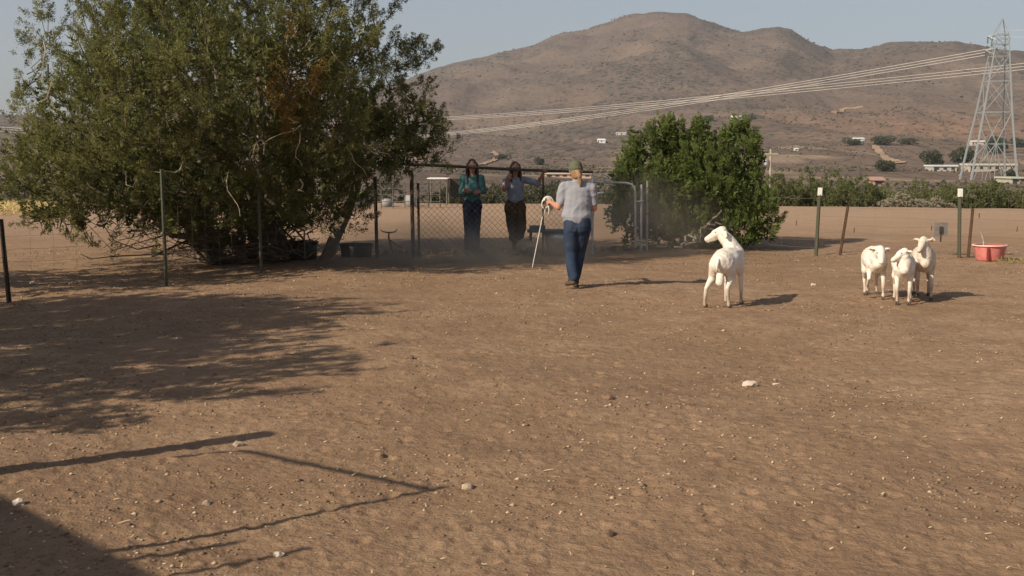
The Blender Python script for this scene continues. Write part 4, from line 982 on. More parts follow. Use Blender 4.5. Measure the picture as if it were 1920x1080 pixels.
    stt = MB().tube([(0, 0, 0), (bot - top) * 0.5, bot - top], [0.0065, 0.0065, 0.0055], 8).build('stick', M['crook'], None, label='long thin white stock stick slanting down from the hand', cat='stick'); stt.location = top
    MB().tube([(bot - top) * -0.02, (bot - top) * 0.26], [0.010, 0.0095], 8).build('grip', M['post_dark'], stt)
handler()

# ---- two women behind the chain link
def woman(px, Y, hgt, name_label, kind):
    o = at(px, 478, Y); o.z = hz(o.x, o.y, False) - 0.01
    t = empty('person', o, label=name_label, cat='person'); V = Vector; s = hgt / 1.70
    S = lambda x, y, z: V((x * s, y * s, z * s))
    hd = S(0.0, -0.02, 1.575); fw = V((0.05, -1, -0.12)) if kind == 0 else V((0.22, -1, -0.10))
    sk = head_segs(hd, fw, s); sk += [(S(0, 0.0, 1.38), 0.050, S(0, -0.01, 1.50), 0.046)]
    sk += [(S(0, 0, 1.20), (0.135, 0.085), S(0, 0, 1.36), (0.12, 0.06)), (S(0, 0, 1.0), (0.115, 0.085), S(0, 0, 1.2), (0.13, 0.09)), (S(0, 0, 0.90), (0.145, 0.10), S(0, 0, 1.0), (0.12, 0.09))]
    if kind == 0:
        shL, elL, wrL = S(-0.155, 0, 1.385), S(-0.195, -0.06, 1.12), S(0.02, -0.175, 1.13)      # picture left
        shR, elR, wrR = S(0.155, 0, 1.385), S(0.215, -0.06, 1.13), S(-0.03, -0.20, 1.16)
        hipL, knL, anL = S(-0.085, 0, 0.88), S(-0.075, -0.02, 0.47), S(-0.08, 0.02, 0.08)
        hipR, knR, anR = S(0.085, 0, 0.88), S(0.065, -0.01, 0.47), S(0.055, 0.03, 0.08)
    else:
        shL, elL, wrL = S(-0.155, 0, 1.385), S(-0.20, -0.16, 1.20), S(-0.135, -0.27, 1.40)
        shR, elR, wrR = S(0.155, 0, 1.385), S(0.40, -0.08, 1.31), S(0.50, -0.24, 1.50)
        hipL, knL, anL = S(-0.085, 0, 0.88), S(-0.035, -0.05, 0.47), S(-0.02, 0.05, 0.08)
        hipR, knR, anR = S(0.085, 0, 0.88), S(0.09, -0.12, 0.50), S(0.03, -0.05, 0.09)
    for a, b, c in ((shL, elL, wrL), (shR, elR, wrR)):
        sk += [(a, 0.048, b, 0.037), (b, 0.037, b.lerp(c, .4), 0.035), (b.lerp(c, .4), 0.035, c, 0.023)]
    if kind == 0: hand(sk, wrL, V((1, -0.1, 0.1)), V((0, 1, 0)), 0.95, 0.4, 1); hand(sk, wrR, V((-1, 0.0, 0.0)), V((0, 1, 0)), 0.95, 0.4, -1)
    else: hand(sk, wrL, V((0.5, -0.2, 0.8)), V((0, -1, 0)), 0.95, 0.8, -1); hand(sk, wrR, V((0.25, -0.5, 0.75)), V((0, -1, -0.4)), 0.95, 0.9, -1)
    for a, b, c in ((hipL, knL, anL), (hipR, knR, anR)):
        sk += [(a, 0.080, b, 0.052), (b, 0.052, b.lerp(c, .35), 0.050), (b.lerp(c, .35), 0.050, c, 0.032), (c, 0.032, c + V((0, -0.12, -0.05)), 0.026)]
    blob('body', sk, M['skin2'] if kind else M['skin'], t, 0.0085, 2)
    face(t, hd, fw, None, s)
    if kind == 0:
        tp_ = [(S(-0.12, 0, 1.37), (0.06, 0.06), S(0.12, 0, 1.37), (0.06, 0.06)), (S(0, 0, 1.18), (0.148, 0.105), S(0, 0, 1.33), (0.155, 0.09)), (S(0, 0, 0.98), (0.145, 0.11), S(0, 0, 1.18), (0.142, 0.105)),
               (shL, 0.060, elL, 0.048), (elL, 0.047, elL.lerp(wrL, .92), 0.034), (shR, 0.060, elR, 0.048), (elR, 0.047, elR.lerp(wrR, .92), 0.034)]
        blob('sweater', tp_, M['teal'], t, 0.010, 3, (0.006, 8, 12))
        tr = [(S(-0.05, 0, 0.86), (0.115, 0.11), S(-0.03, 0, 1.0), (0.11, 0.10)), (S(0.05, 0, 0.86), (0.115, 0.11), S(0.03, 0, 1.0), (0.11, 0.10)), (hipL, 0.095, knL, 0.072), (knL, 0.072, anL, 0.072), (hipR, 0.095, knR, 0.072), (knR, 0.072, anR, 0.072)]
        blob('trousers', tr, M['navy'], t, 0.010, 3, (0.006, 8, 12)); hm = M['darkhair']
        hl = 0.30
    else:
        tp_ = [(S(-0.12, 0, 1.37), (0.06, 0.06), S(0.12, 0, 1.37), (0.06, 0.06)), (S(0, 0, 1.18), (0.150, 0.108), S(0, 0, 1.33), (0.155, 0.09)), (S(0, 0, 1.0), (0.148, 0.115), S(0, 0, 1.18), (0.145, 0.108)),
               (shL, 0.062, shL.lerp(elL, 0.75), 0.060), (shR, 0.062, elR, 0.056), (elR, .054, elR.lerp(wrR, .15), .05)]
        blob('t_shirt', tp_, M['tee_blue'], t, 0.010, 3, (0.008, 8, 12))
        tr = [(S(-0.05, 0, 0.86), (0.13, 0.12), S(-0.03, 0, 1.0), (0.12, 0.105)), (S(0.05, 0, 0.86), (0.13, 0.12), S(0.03, 0, 1.0), (0.12, 0.105)), (hipL, 0.115, knL, 0.100), (knL, 0.09, knL.lerp(anL, .3), 0.088), (hipR, 0.115, knR, 0.105), (knR, 0.10, knR.lerp(anR, .3), 0.085)]
        blob('trousers', tr, M['brown'], t, 0.010, 3, (0.008, 8, 12)); hm = M['brownhair']; hl = 0.22
    for c in (anL, anR):
        blob('shoe', [(c + V((0, 0.02, -0.045)), (0.036, 0.03), c + V((0.0, -0.15, -0.052)), (0.040, 0.022)), (c + V((0, 0, -0.03)), 0.038, c + V((0, 0, 0.0)), 0.036)], M['boot'], t, 0.009, 2)
    f = fw.normalized(); sd = f.cross(V((0, 0, 1))).normalized()
    hr = [(hd - f * 0.022 * s + V((0, 0, 0.045 * s)), (0.088 * s, 0.086 * s), hd - f * 0.03 * s + V((0, 0, 0.055 * s)), (0.080 * s, 0.080 * s)), (hd - f * 0.05 * s, (0.085 * s, 0.06 * s), hd - f * 0.055 * s + V((0, 0, -0.15)), (0.10 * s, 0.05 * s)), (hd - f * 0.055 * s + V((0, 0, -0.15)), (0.10 * s, 0.05), hd - f * 0.06 * s + V((0, 0, -hl)), (0.07, 0.03))]
    for k in (-1, 1): hr += [(hd + sd * k * 0.078 * s - f * 0.01 + V((0, 0, 0.04)), 0.026, hd + sd * k * 0.092 * s + f * 0.02 + V((0, 0, -0.10)), 0.030), (hd + sd * k * 0.092 * s + f * 0.02 + V((0, 0, -0.10)), 0.030, hd + sd * k * 0.085 * s + f * 0.05 + V((0, 0, -hl)), 0.016)]
    hr += [(hd + f * 0.045 + sd * 0.05 * s + V((0, 0, 0.075 * s)), 0.022, hd + f * 0.05 - sd * 0.05 * s + V((0, 0, 0.075 * s)), 0.022)]
    blob('hair', hr, hm, t, 0.008, 2)
    return t
wy = cA.lerp(cB, 0.33).y + 0.42
woman(886, wy, 1.72, 'woman with long dark hair in teal sweater, arms crossed behind the fence', 0)
woman(966, wy - 0.05, 1.69, 'woman in pale blue t-shirt and brown trousers, one arm stretched to the rail', 1)

# ------------------------------------------------------------------ sheep
def sheep(px, pyb, heading, label, head_at, nose_dir, legs, s=1.0, m='wool', ear='side', tail=True, neck_red=False, bodyz=0.0, eardrop=-0.01, fat=1.0, hs=1.0):
    """local frame: +Y is forward, X to the animal's right. heading = rotation about Z. legs: four (dx, dy, bend) for FL FR HL HR"""
    o = gp(px, pyb); o.z = hz(o.x, o.y, True)
    t = empty('sheep', o, rz=heading, label=label, cat='sheep', group='white hair sheep in the arena'); V = Vector
    P = lambda x, y, z: V((x * s, y * s, z * s))
    q = lambda a, r: (a[0] * r, a[1] * r) if hasattr(a, '__len__') else a * r
    sg = []
    def A(p0, r0, p1, r1): sg.append((P(*p0), (r0[0] * s * fat, r0[1] * s * (1 + (fat - 1) * 0.5)) if hasattr(r0, '__len__') else r0 * s, P(*p1), (r1[0] * s * fat, r1[1] * s * (1 + (fat - 1) * 0.5)) if hasattr(r1, '__len__') else r1 * s))
    bz = bodyz
    A((0, -0.33, 0.60 + bz), (0.125, 0.14), (0, -0.12, 0.60 + bz), (0.155, 0.165)); A((0, -0.12, 0.60 + bz), (0.165, 0.175), (0, 0.16, 0.59 + bz), (0.155, 0.18))
    A((0, 0.16, 0.59 + bz), (0.145, 0.18), (0, 0.36, 0.62 + bz), (0.10, 0.13)); A((0, -0.40, 0.615 + bz), (0.085, 0.10), (0, -0.30, 0.62 + bz), (0.115, 0.12))
    A((0, 0.42, 0.54 + bz), (0.07, 0.07), (0, 0.30, 0.50 + bz), (0.10, 0.10)); A((0, -0.3, 0.73 + bz), (0.05, 0.03), (0, 0.3, 0.745 + bz), (0.05, 0.03))
    hx, hy, hz_ = head_at
    nb = (0, 0.34, 0.68 + bz); mid = (hx * 0.45, nb[1] + (hy - nb[1]) * 0.5, nb[2] + (hz_ - nb[2]) * 0.55)
    A(nb, (0.105, 0.14), mid, (0.080, 0.105)); A(mid, (0.080, 0.102), (hx, hy, hz_ - 0.01), 0.066 * hs)
    hc = P(hx, hy, hz_); nd = V(nose_dir).normalized(); up = V((0, 0, 1)); sd = nd.cross(up).normalized(); up = sd.cross(nd)
    S_ = s * hs
    HP = lambda a, b, c: hc + (nd * a + sd * b + up * c) * S_
    sg.append((HP(-0.02, 0, 0.01), (0.058 * S_, 0.066 * S_), HP(0.06, 0, 0.0), (0.054 * S_, 0.060 * S_))); sg.append((HP(0.06, 0, -0.005), (0.050 * S_, 0.056 * S_), HP(0.17, 0, -0.03), (0.032 * S_, 0.034 * S_))); sg.append((HP(0.08, 0, -0.045), 0.030 * S_, HP(0.165, 0, -0.052), 0.022 * S_))
    eyes = []
    for k in (-1, 1):
        e0 = HP(-0.02, 0.05 * k, 0.02)
        e1 = HP(-0.045, 0.10 * k, 0.025 + eardrop) ; e2 = HP(-0.055, 0.145 * k, 0.012 + eardrop * 2.5)
        sg.append((e0, (0.022 * S_, 0.012 * S_), e1, (0.036 * S_, 0.012 * S_))); sg.append((e1, (0.036 * S_, 0.012 * S_), e2, (0.016 * S_, 0.008 * S_)))
    # legs
    for i, (dx, dy, bend) in enumerate(legs):
        k = -1 if i % 2 == 0 else 1
        if i < 2:
            top = (0.095 * k, 0.27, 0.55 + bz); el = (0.10 * k, 0.24, 0.46 + bz); kn = (0.10 * k + dx * 0.5, 0.26 + dy * 0.55 + bend * 0.10, 0.27 + bend * .06); ft = (0.10 * k + dx, 0.25 + dy, 0.03 + bend * 0.08); pas = (0.10 * k + dx, 0.235 + dy - bend * 0.05, 0.09 + bend * 0.08)
            A(top, (0.06, 0.08), el, 0.05); A(el, 0.046, kn, 0.029); A(kn, 0.030, pas, 0.019); A(pas, 0.021, ft, 0.024)
        else:
            top = (0.085 * k, -0.30, 0.60 + bz); st_ = (0.10 * k + dx * .3, -0.22 + dy * 0.3, 0.40 + bz); hk = (0.10 * k + dx * 0.7, -0.40 + dy * 0.8 - bend * 0.05, 0.27 + bend * 0.05); pas = (0.10 * k + dx, -0.35 + dy, 0.085 + bend * 0.06); ft = (0.10 * k + dx, -0.325 + dy, 0.03 + bend * 0.07)
            A(top, (0.07, 0.12), st_, (0.058, 0.075)); A(st_, (0.050, 0.062), hk, 0.027); A(hk, 0.029, pas, 0.019); A(pas, 0.021, ft, 0.024)
    bo = blob('body', sg, M[m], t, 0.0085, 3, (0.0028, 11, 11)); me = bo.data; n = len(me.vertices); co = np.empty(n * 3, np.float32); me.vertices.foreach_get('co', co); co = co.reshape(-1, 3)
    nz = fbm(co[:, 0] * 9 + co[:, 1] * 5, co[:, 2] * 9 - co[:, 1] * 6, 3, 3)
    attr(me, 'dirt', np.clip(0.75 * (1 - sstep(0.05, 0.34, co[:, 2])) + 0.22 * nz + 0.30 * (1 - sstep(0.36, 0.5, co[:, 2])) * sstep(0.3, 0.36, co[:, 2]), 0, 0.85))
    for i, (dx, dy, bend) in enumerate(legs):
        k = -1 if i % 2 == 0 else 1; f = P(0.10 * k + dx, (0.25 if i < 2 else -0.325) + dy + 0.01, (0.026 + bend * 0.08))
        mb = MB(); seg_mesh(mb, f + V((-0.012, 0, 0)), (0.013, 0.026), f + V((-0.011, 0.028, -0.008)), (0.011, 0.017), 8); seg_mesh(mb, f + V((0.012, 0, 0)), (0.013, 0.026), f + V((0.011, 0.028, -0.008)), (0.011, 0.017), 8)
        mb.build('hoof', M['hoof'], t, smooth=True)
    for k in (-1, 1):
        mb = MB(); seg_mesh(mb, HP(0.045, 0.050 * k, 0.022), 0.010 * s, HP(0.055, 0.050 * k, 0.020), 0.009 * s, 8); mb.build('eye', M['eye'], t, smooth=True)
        mb = MB(); seg_mesh(mb, HP(-0.030, 0.075 * k, 0.024 + eardrop * .6 - 0.006) + nd * 0.012, (0.012 * s, 0.006 * s), HP(-0.040, 0.120 * k, 0.016 + eardrop * 1.6) + nd * 0.012, (0.012 * s, 0.005 * s), 8); mb.build('inner_ear', M['pink'], t, smooth=True)
    mb = MB(); seg_mesh(mb, HP(0.190, -0.012, -0.030), 0.010 * s, HP(0.190, 0.012, -0.030), 0.010 * s, 8); mb.build('nose', M['pink'], t, smooth=True)
    if tail:
        mb = MB(); mb.tube([P(0, -0.49, 0.66 + bz), P(0, -0.53, 0.60 + bz), P(0, -0.525, 0.50 + bz)], [0.030 * s, 0.026 * s, 0.014 * s], 8); mb.build('tail', M[m], t, smooth=True)
    return t, P
# 1: seen from the rear, heading away and right, head turned back left
t1, P1 = sheep(1364, 573, R(-26), 'white ram seen from behind with head turned left, standing apart from the others',
      (-0.20, 0.30, 0.97), (-1.0, -0.22, -0.32), [(0.0, 0.02, 0), (0.03, -0.03, 0), (-0.10, -0.05, 0), (-0.0, 0.05, 0)], 0.86, 'wool', tail=True, bodyz=0.0, eardrop=-0.03, fat=1.22, hs=1.22)
mb = MB(); seg_mesh(mb, P1(0.0, -0.37, 0.44), (0.045, 0.045), P1(0.0, -0.375, 0.35), (0.052, 0.050)); mb.build('scrotum', M['wool'], t1, smooth=True)
# 2: walking to the camera, left of the group
sheep(1637, 560, R(180 - 9), 'white sheep walking towards the camera, leftmost of the group of three',
      (-0.02, 0.50, 0.745), (-0.05, 1.0, -0.95), [(0.0, 0.10, 0), (0.02, -0.02, 0.9), (0.0, -0.05, 0), (0.0, 0.12, 0)], 0.80, 'wool', tail=False, eardrop=-0.02, fat=1.12, hs=1.12)
# 4: back right, head up, ears spread
sheep(1729, 562, R(180 - 15), 'dusty white sheep with head raised and ears spread, rearmost of the pair',
      (0.04, 0.42, 0.86), (0.40, 1.0, -0.55), [(0.0, 0.12, 0), (-0.02, -0.08, 0.4), (0.0, 0.10, 0), (0.0, -0.02, 0)], 0.81, 'wooldirty', tail=False, eardrop=-0.006, fat=1.1, hs=1.12)
# 3: front left of the pair, head low looking left
sheep(1692, 570, R(180 - 16), 'small white sheep in front of the raised-head sheep, nose pointing left',
      (0.02, 0.40, 0.80), (0.95, 0.42, -0.42), [(0.02, 0.06, 0), (-0.01, 0.04, 0), (-0.02, 0.14, 0), (0.02, 0.10, 0)], 0.76, 'wool', tail=False, eardrop=-0.004, fat=1.12, hs=1.12)

# ------------------------------------------------------------------ tubs and junk
def tub():
    c = gp(1855, 487); c.z = hz(c.x, c.y, True)
    t = empty('bucket', c, label='faded red plastic tub with pale rim standing by the right fence', cat='tub')
    red = mat('faded_red_plastic', (0.52, 0.135, 0.115), 0.5, noise=(9, (0.64, 0.27, 0.23), 0.7), bump=(14, 0.4, 0.02)); k = 20.6 / F
    rt, rb2, h = 33 * k * 0.94, 25 * k * 0.94, 0.27
    MB().lathe([(0.0, 0.012), (rb2, 0.0), (rb2 + 0.012, 0.02), (rt - 0.012, h - 0.04), (rt - 0.008, h - 0.02), (rt - 0.024, h - 0.02), (rb2 - 0.012, 0.03), (0.0, 0.03)], 32).build('wall', red, t, smooth=True)
    MB().lathe([(rt - 0.02, h - 0.022), (rt + 0.012, h - 0.024), (rt + 0.018, h - 0.008), (rt + 0.006, h + 0.002), (rt - 0.018, h)], 32).build('rim', mat('worn_pink_rim', (0.78, 0.42, 0.34), 0.5, noise=(20, (0.85, 0.62, 0.52), 0.6)), t, smooth=True)
    # narrow darker red strip up the front of the tub and handle
    MB().box((-0.145, -rt + 0.005, 0.02), (-0.115, -rt + 0.035, h - 0.03)).build('dark_strip', mat('dark_red_strip', (0.26, 0.04, 0.035), 0.5), t)
    w = MB().tube([(0, 0, 0), (-0.01, 0, 0.16), (-0.04, 0.0, 0.24), (-0.07, 0, 0.30)], [0.014, 0.013, 0.010, 0.006], 6)
    w = w.build('twig', M['palewood'], None, label='pale broken stick standing up out of the red tub', cat='stick'); w.location = c + Vector((-0.13, -0.08, 0.18))
tub()
def tank(px, py, w, h, label, rx=1.0, name='stock_tank', colr=(0.035, 0.036, 0.034), Y=None):
    c = gp(px, py); 
    if Y: c = at(px, py, Y)
    c.z = hz(c.x, c.y); k = c.y / F; m_ = mat('black_rubber', colr, 0.7, noise=(9, tuple(x * 1.8 for x in colr), 0.7)); r = w * k / 2; h = h * k
    t = empty(name, c, label=label, cat='tub')
    MB().lathe([(0, 0.01), (r * 0.88, 0), (r * 0.96, h * 0.9), (r * 0.90, h * 0.9), (r * 0.82, 0.04), (0, 0.04)], 28, None, 1, 0.75).build('wall', m_, t, smooth=True)
    MB().lathe([(r * 0.9, h * 0.9), (r, h * 0.9), (r, h), (r * 0.9, h)], 28, None, 1, 0.75).build('rim', m_, t, smooth=True)
tank(668, 484, 64, 26, 'low black rubber stock tub at the foot of the juniper trunk')
tank(560, 487, 76, 34, 'dark upturned tub in the shade left of the juniper trunk')
# green topped trough with pale rocks behind the fence
c = at(1020, 476, 21.9); c.z = 0; k = 21.9 / F
t = empty('trough', c, label='grey metal trough with dark green lid behind the chain link fence', cat='trough')
lidm = mat('dark_green_lid', (0.075, 0.105, 0.090), 0.6, noise=(8, (0.12, 0.15, 0.13), 0.6))
MB().box((-0.30, -0.22, 0.42), (0.62, 0.28, 0.46)).box((-0.26, -0.18, 0.461), (0.02, 0.24, 0.53)).build('lid', lidm, t)
MB().lathe([(0.0, 0.02), (0.20, 0.02), (0.26, 0.3), (0.27, 0.415), (0.0, 0.415)], 24, Matrix.Translation((0.30, 0, 0)), 1.15, 0.75).build('tank', M['galv'], t, smooth=True)
for sx in (-0.24,): MB().tube([(sx, -0.1, -0.05), (sx, -0.1, 0.42)], 0.025, 6).build('leg', M['post_dark'], t)
def rock(name, c, r, m_, label, seed, cat='rock', group=None, flat=0.7):
    g = np.random.default_rng(seed); import bmesh
    bm = bmesh.new(); bmesh.ops.create_icosphere(bm, subdivisions=2, radius=1)
    for v in bm.verts:
        n = 0.28 * math.sin(v.co.x * 3.1 + seed) + 0.22 * math.sin(v.co.y * 4.3 + seed * 2) + g.normal() * 0.22
        v.co = Vector((v.co.x * 1.2, v.co.y, v.co.z * flat)) * r * (1 + n * 0.6)
    me = bpy.data.meshes.new(name); bm.to_mesh(me); bm.free(); o = link(name, me, m_, None, label=label, cat=cat, group=group); o.location = c; return o
M['rock'] = mat('tan_rock', (0.42, 0.33, 0.24), 0.9, noise=(30, (0.28, 0.21, 0.15), 0.8), bump=(40, 0.6, 0.01))
M['rockd'] = mat('brown_clod', (0.22, 0.14, 0.09), 0.95, noise=(30, (0.15, 0.09, 0.055), 0.8), bump=(40, 0.8, 0.01))
M['rockw'] = mat('white_rock', (0.62, 0.52, 0.42), 0.9, noise=(30, (0.48, 0.38, 0.29), 0.8))
cc_ = at(990, 452, 21.7); rock('boulder', (cc_.x, cc_.y, 0.18), 0.17, M['rock'], 'pale boulder beside the lidded trough behind the fence', 3, 'boulder')
for i, (px, py, r, m_, lb) in enumerate([(1408, 725, 0.045, 'rockw', 'white stone lying in the middle of the arena'), (1455, 722, 0.02, 'rockw', 'small pale stone right of the white stone'),
        (875, 914, 0.028, 'rock', 'grey stone near the tip of the post shadow'), (1140, 757, 0.034, 'rockd', 'flat brown clod left of centre in the arena'), (522, 1040, 0.022, 'rockw', 'pale stone at the lower left near the shadows'),
        (1140, 1006, 0.03, 'rockd', 'crumbled dark dirt clod near the bottom of the picture'), (447, 832, 0.028, 'rock', 'tan stone between the two bar shadows'), (1525, 535, 0.03, 'rockw', 'small white stone between the ram and the group of sheep'),
        (768, 683, 0.03, 'rockd', 'brown clod right of the long tree shadow'), (712, 855, 0.028, 'rockd', 'dark clod above the slanting bar shadow'), (35, 948, 0.03, 'rockw', 'pale stone at the left edge beside the roof shadow'),
        (388, 942, 0.022, 'rock', 'tan stone between the bar shadows at the left'), (62, 532, 0.035, 'rockw', 'white stone behind the leftmost fence post'), (28, 517, 0.03, 'rockw', 'pale stone by the wire at the far left')]):
    p = gp(px, py); rock('rock', (p.x, p.y, hz(p.x, p.y, True) + r * 0.25), r, M[m_], lb, 10 + i, group='single stones and clods in the arena')

# pebbles, clods and straw scattered over the dirt
def pebbles():
    g = np.random.default_rng(77); N = 19000
    az = g.uniform(R(-25), R(25), N); r = 4.6 * (26 / 4.6) ** (g.random(N) ** 0.85)
    x = r * np.sin(az); y = r * np.cos(az)
    keep = g.random(N) < sstep(-1.0, 0.9, fbm(x * 0.9, y * 0.9, 3, 15) - 0.25 * (x > 1)); x, y, r = x[keep], y[keep], r[keep]; n = len(x); z = H(x, y)
    s = 0.0035 + 0.006 * g.random(n) ** 3.0 + 0.012 * (g.random(n) < 0.02) * g.random(n) + 0.00035 * r
    base = np.array([(1,0,0),(0,1,0),(-1,0,0),(0,-1,0),(0,0,1),(0,0,-1),(.7,.7,.5),(-.7,.6,.4),(-.6,-.7,.5),(.7,-.6,.4)], float)
    V0 = base[:6]; fc = np.array([(0,1,4),(1,2,4),(2,3,4),(3,0,4),(1,0,5),(2,1,5),(3,2,5),(0,3,5)])
    V = V0[None] * g.uniform(0.6, 1.4, (n, 6, 1)) * s[:, None, None]
    a = g.uniform(0, 6.28, n); ca, sa = np.cos(a), np.sin(a)
    X = V[..., 0] * ca[:, None] - V[..., 1] * sa[:, None]; Y_ = V[..., 0] * sa[:, None] + V[..., 1] * ca[:, None]
    V = np.stack([X * 1.3 + x[:, None], Y_ + y[:, None], V[..., 2] * 0.75 + (z + s * 0.2)[:, None]], -1)
    me = mesh_np('gravel', V.reshape(-1, 3), (fc[None] + (np.arange(n) * 6)[:, None, None]).reshape(-1, 3), smooth=True)
    attr(me, 'tint', np.repeat(np.clip(g.random(n) ** 5.5, 0, 1), 6))
    m = mat('pebble', (0.20, 0.128, 0.080), 0.95, spec=0.1, attrmix=('tint', (0.55, 0.43, 0.31)))
    link('gravel', me, m, label='small clods and pebbles scattered over the arena dirt', cat='gravel', kind='stuff')
    # straw
    N = 600; az = g.uniform(R(-25), R(25), N); r = 4.6 * (20 / 4.6) ** g.random(N); x = r * np.sin(az); y = r * np.cos(az); z = H(x, y) + 0.006
    a = g.uniform(0, 6.28, N); l = g.uniform(0.005, 0.026, N) * (g.random(N) ** 1.5 + 0.35); w = 0.0018 + 0.0002 * r
    dx, dy = np.cos(a) * l, np.sin(a) * l; nx, ny = -np.sin(a) * w, np.cos(a) * w; t = g.uniform(0, 0.01, N)
    V = np.stack([np.stack([x - dx - nx, y - dy - ny, z], -1), np.stack([x + dx - nx, y + dy - ny, z + t], -1), np.stack([x + dx + nx, y + dy + ny, z + t + .001], -1), np.stack([x - dx + nx, y - dy + ny, z + 0.001], -1), np.stack([x, y, z + 0.004 + t / 2], -1)], 1)
    fc = np.array([(0,1,4),(1,2,4),(2,3,4),(3,0,4)])
    link('straw', mesh_np('straw', V.reshape(-1, 3), (fc[None] + (np.arange(N) * 5)[:, None, None]).reshape(-1, 3)), mat('straw', (0.60, 0.46, 0.28), 0.8), label='bits of dry straw and twigs on the dirt', cat='straw', kind='stuff')
pebbles()
# yellow-green weeds: by the tub, along the fence line, straw strip at the far left
def weeds(name, spots, label, m_, n, hgt, seed):
    g = np.random.default_rng(seed); T = []
    for (x, y, rx, ry) in spots:
        for k in range(n):
            a = x + g.normal() * rx; b = y + g.normal() * ry; T.append((a, b, hz(a, b), g.normal() * 0.4, g.normal() * 0.4, 1.0, float(np.clip(g.normal(.5, .25), 0, 1))))
    link(name, foliage_mesh(name, np.array(T), 10, (hgt * 0.5, 0.006), (hgt * .5, hgt), hgt * 0.4, seed), m_, None, label=label, cat='weeds', kind='stuff')
q = gp(1893, 492); weeds('dry_weeds', [(q.x, q.y, 0.12, 0.1)], 'yellow green weed tuft beside the red tub', mat('weed', (0.20, 0.17, 0.06), 0.9, attrmix=('tint', (0.34, 0.28, 0.11))), 14, 0.10, 5)
sp = []
for px in range(700, 1050, 16): q = gp(px, 483 - (px - 700) * 0.02); sp.append((q.x, q.y + 0.3, 0.08, 0.12))
for px in range(1120, 1190, 20): q = gp(px, 470); sp.append((q.x, q.y + 0.2, 0.1, 0.1))
weeds('dry_weeds', sp, 'grey brown weeds along the foot of the chain link fence', mat('weed_dry', (0.12, 0.09, 0.055), 0.9, attrmix=('tint', (0.22, 0.17, 0.10))), 9, 0.11, 6)
sp = []
for k in range(50): q = gp(-60 + k * 3.6, 388 + (k % 5) * 4); sp.append((q.x, min(q.y, 43), 0.3, 0.5))
weeds('dry_grass', sp, 'strip of pale yellow dry grass at the far left of the field', mat('dry_grass', (0.56, 0.42, 0.17), 0.9, attrmix=('tint', (0.70, 0.56, 0.28))), 26, 0.3, 8)
# bent dead sapling and hanging branch behind the fence
c = gp(735, 472); t = MB(); t.tube([(0, 0, -0.02), (-0.03, 0, 0.12), (-0.06, 0, 0.26), (-0.05, 0, 0.36)], [0.022, 0.02, 0.018, 0.014], 6)
t.tube([(-0.05, 0, 0.34), (-0.17, 0, 0.36), (-0.22, 0, 0.40)], [0.014, 0.011, 0.006], 5); t.tube([(-0.05, 0, 0.34), (0.07, 0, 0.36), (0.10, 0, 0.42)], [0.014, 0.012, 0.006], 5); t.tube([(-0.03, 0, 0.2), (0.1, 0.02, 0.1), (0.28, 0.03, 0.0)], [0.012, 0.01, 0.006], 5)
o = t.build('dead_sapling', M['twig'], None, label='crooked bare dead sapling between the posts behind the fence', cat='dead plant'); o.location = (c.x, c.y, hz(c.x, c.y))

# ------------------------------------------------------------------ things left of the picture whose shadows fall into it
def side_tree(base, lobes, label, seed, dens):
    g = np.random.default_rng(seed)
    t = empty('juniper_tree', base, label=label, cat='tree')
    T, stems = make_plumes(lobes, dens, 8, up=0.5, plen=(0.4, 0.9), step=0.12, inner=0.9)
    T[:, :3] -= np.array(base); print('side tufts', len(T))
    link('crown', foliage_mesh('crown', T, 14, (0.085, 0.030), (0.16, 0.3), 0.07, 9), M['juniper'], t)
    for c, r in lobes[:8]:
        MB().tube(limb(Vector((g.normal() * .1, g.normal() * .1, -0.05)), Vector(c) - base, g, 6, 0.05, 0.3), [0.14 * (1 - 0.13 * i) for i in range(7)], 7).build('limb', M['bark'], t)
lobes = [((-7.4, 9.3, 3.0), (1.5, 1.3, 1.0)), ((-8.6, 8.0, 3.6), (1.7, 1.5, 1.2)), ((-7.2, 6.9, 2.9), (1.2, 1.0, 0.7)), ((-7.9, 10.2, 2.4), (1.3, 1.0, 0.9)), ((-6.3, 8.2, 3.3), (1.0, 1.0, 0.6)), ((-9.6, 9.4, 3.0), (1.4, 1.3, 1.1)), ((-9.0, 7.2, 2.2), (1.6, 1.3, 1.0)), ((-8.2, 9.2, 1.7), (1.4, 1.2, 0.7)), ((-5.9, 9.0, 3.5), (0.8, 0.7, 0.35)), ((-6.0, 7.2, 3.4), (0.8, 0.6, 0.3)), ((-7.0, 8.2, 3.9), (1.1, 1.0, 0.5))]
lobes = [((c[0] - 1.35, c[1] + 0.8, c[2]), r) for c, r in lobes] + [((-9.0, 6.9, 2.6), (1.4, 0.9, 0.8)), ((-8.0, 6.3, 2.3), (1.2, 0.8, 0.5)), ((-10.0, 8.4, 3.0), (1.5, 1.2, 1.0)), ((-6.6, 6.1, 2.7), (0.9, 0.8, 0.5)), ((-7.3, 6.7, 3.1), (1.0, 0.9, 0.6)), ((-6.4, 6.9, 3.0), (0.8, 0.7, 0.4))]
side_tree(Vector((-9.8, 8.7, 0)), lobes, 'juniper standing left of the arena outside the picture, known by its long shadow', 31, 120)
side_tree(Vector((-9.8, 14.6, 0)), [((-8.5, 14.8, 2.7), (1.2, 1.0, 0.8)), ((-9.8, 14.2, 2.8), (1.4, 1.1, 0.9)), ((-8.3, 15.5, 1.8), (1.0, 0.9, 0.6)), ((-9.4, 15.6, 2.2), (1.3, 1.1, 0.9)), ((-10.6, 15.2, 2.0), (1.2, 1.1, 0.9)), ((-8.2, 15.2, 3.3), (0.8, 0.8, 0.4))],
          'second juniper outside the picture, beyond the one with the long shadow', 33, 60)
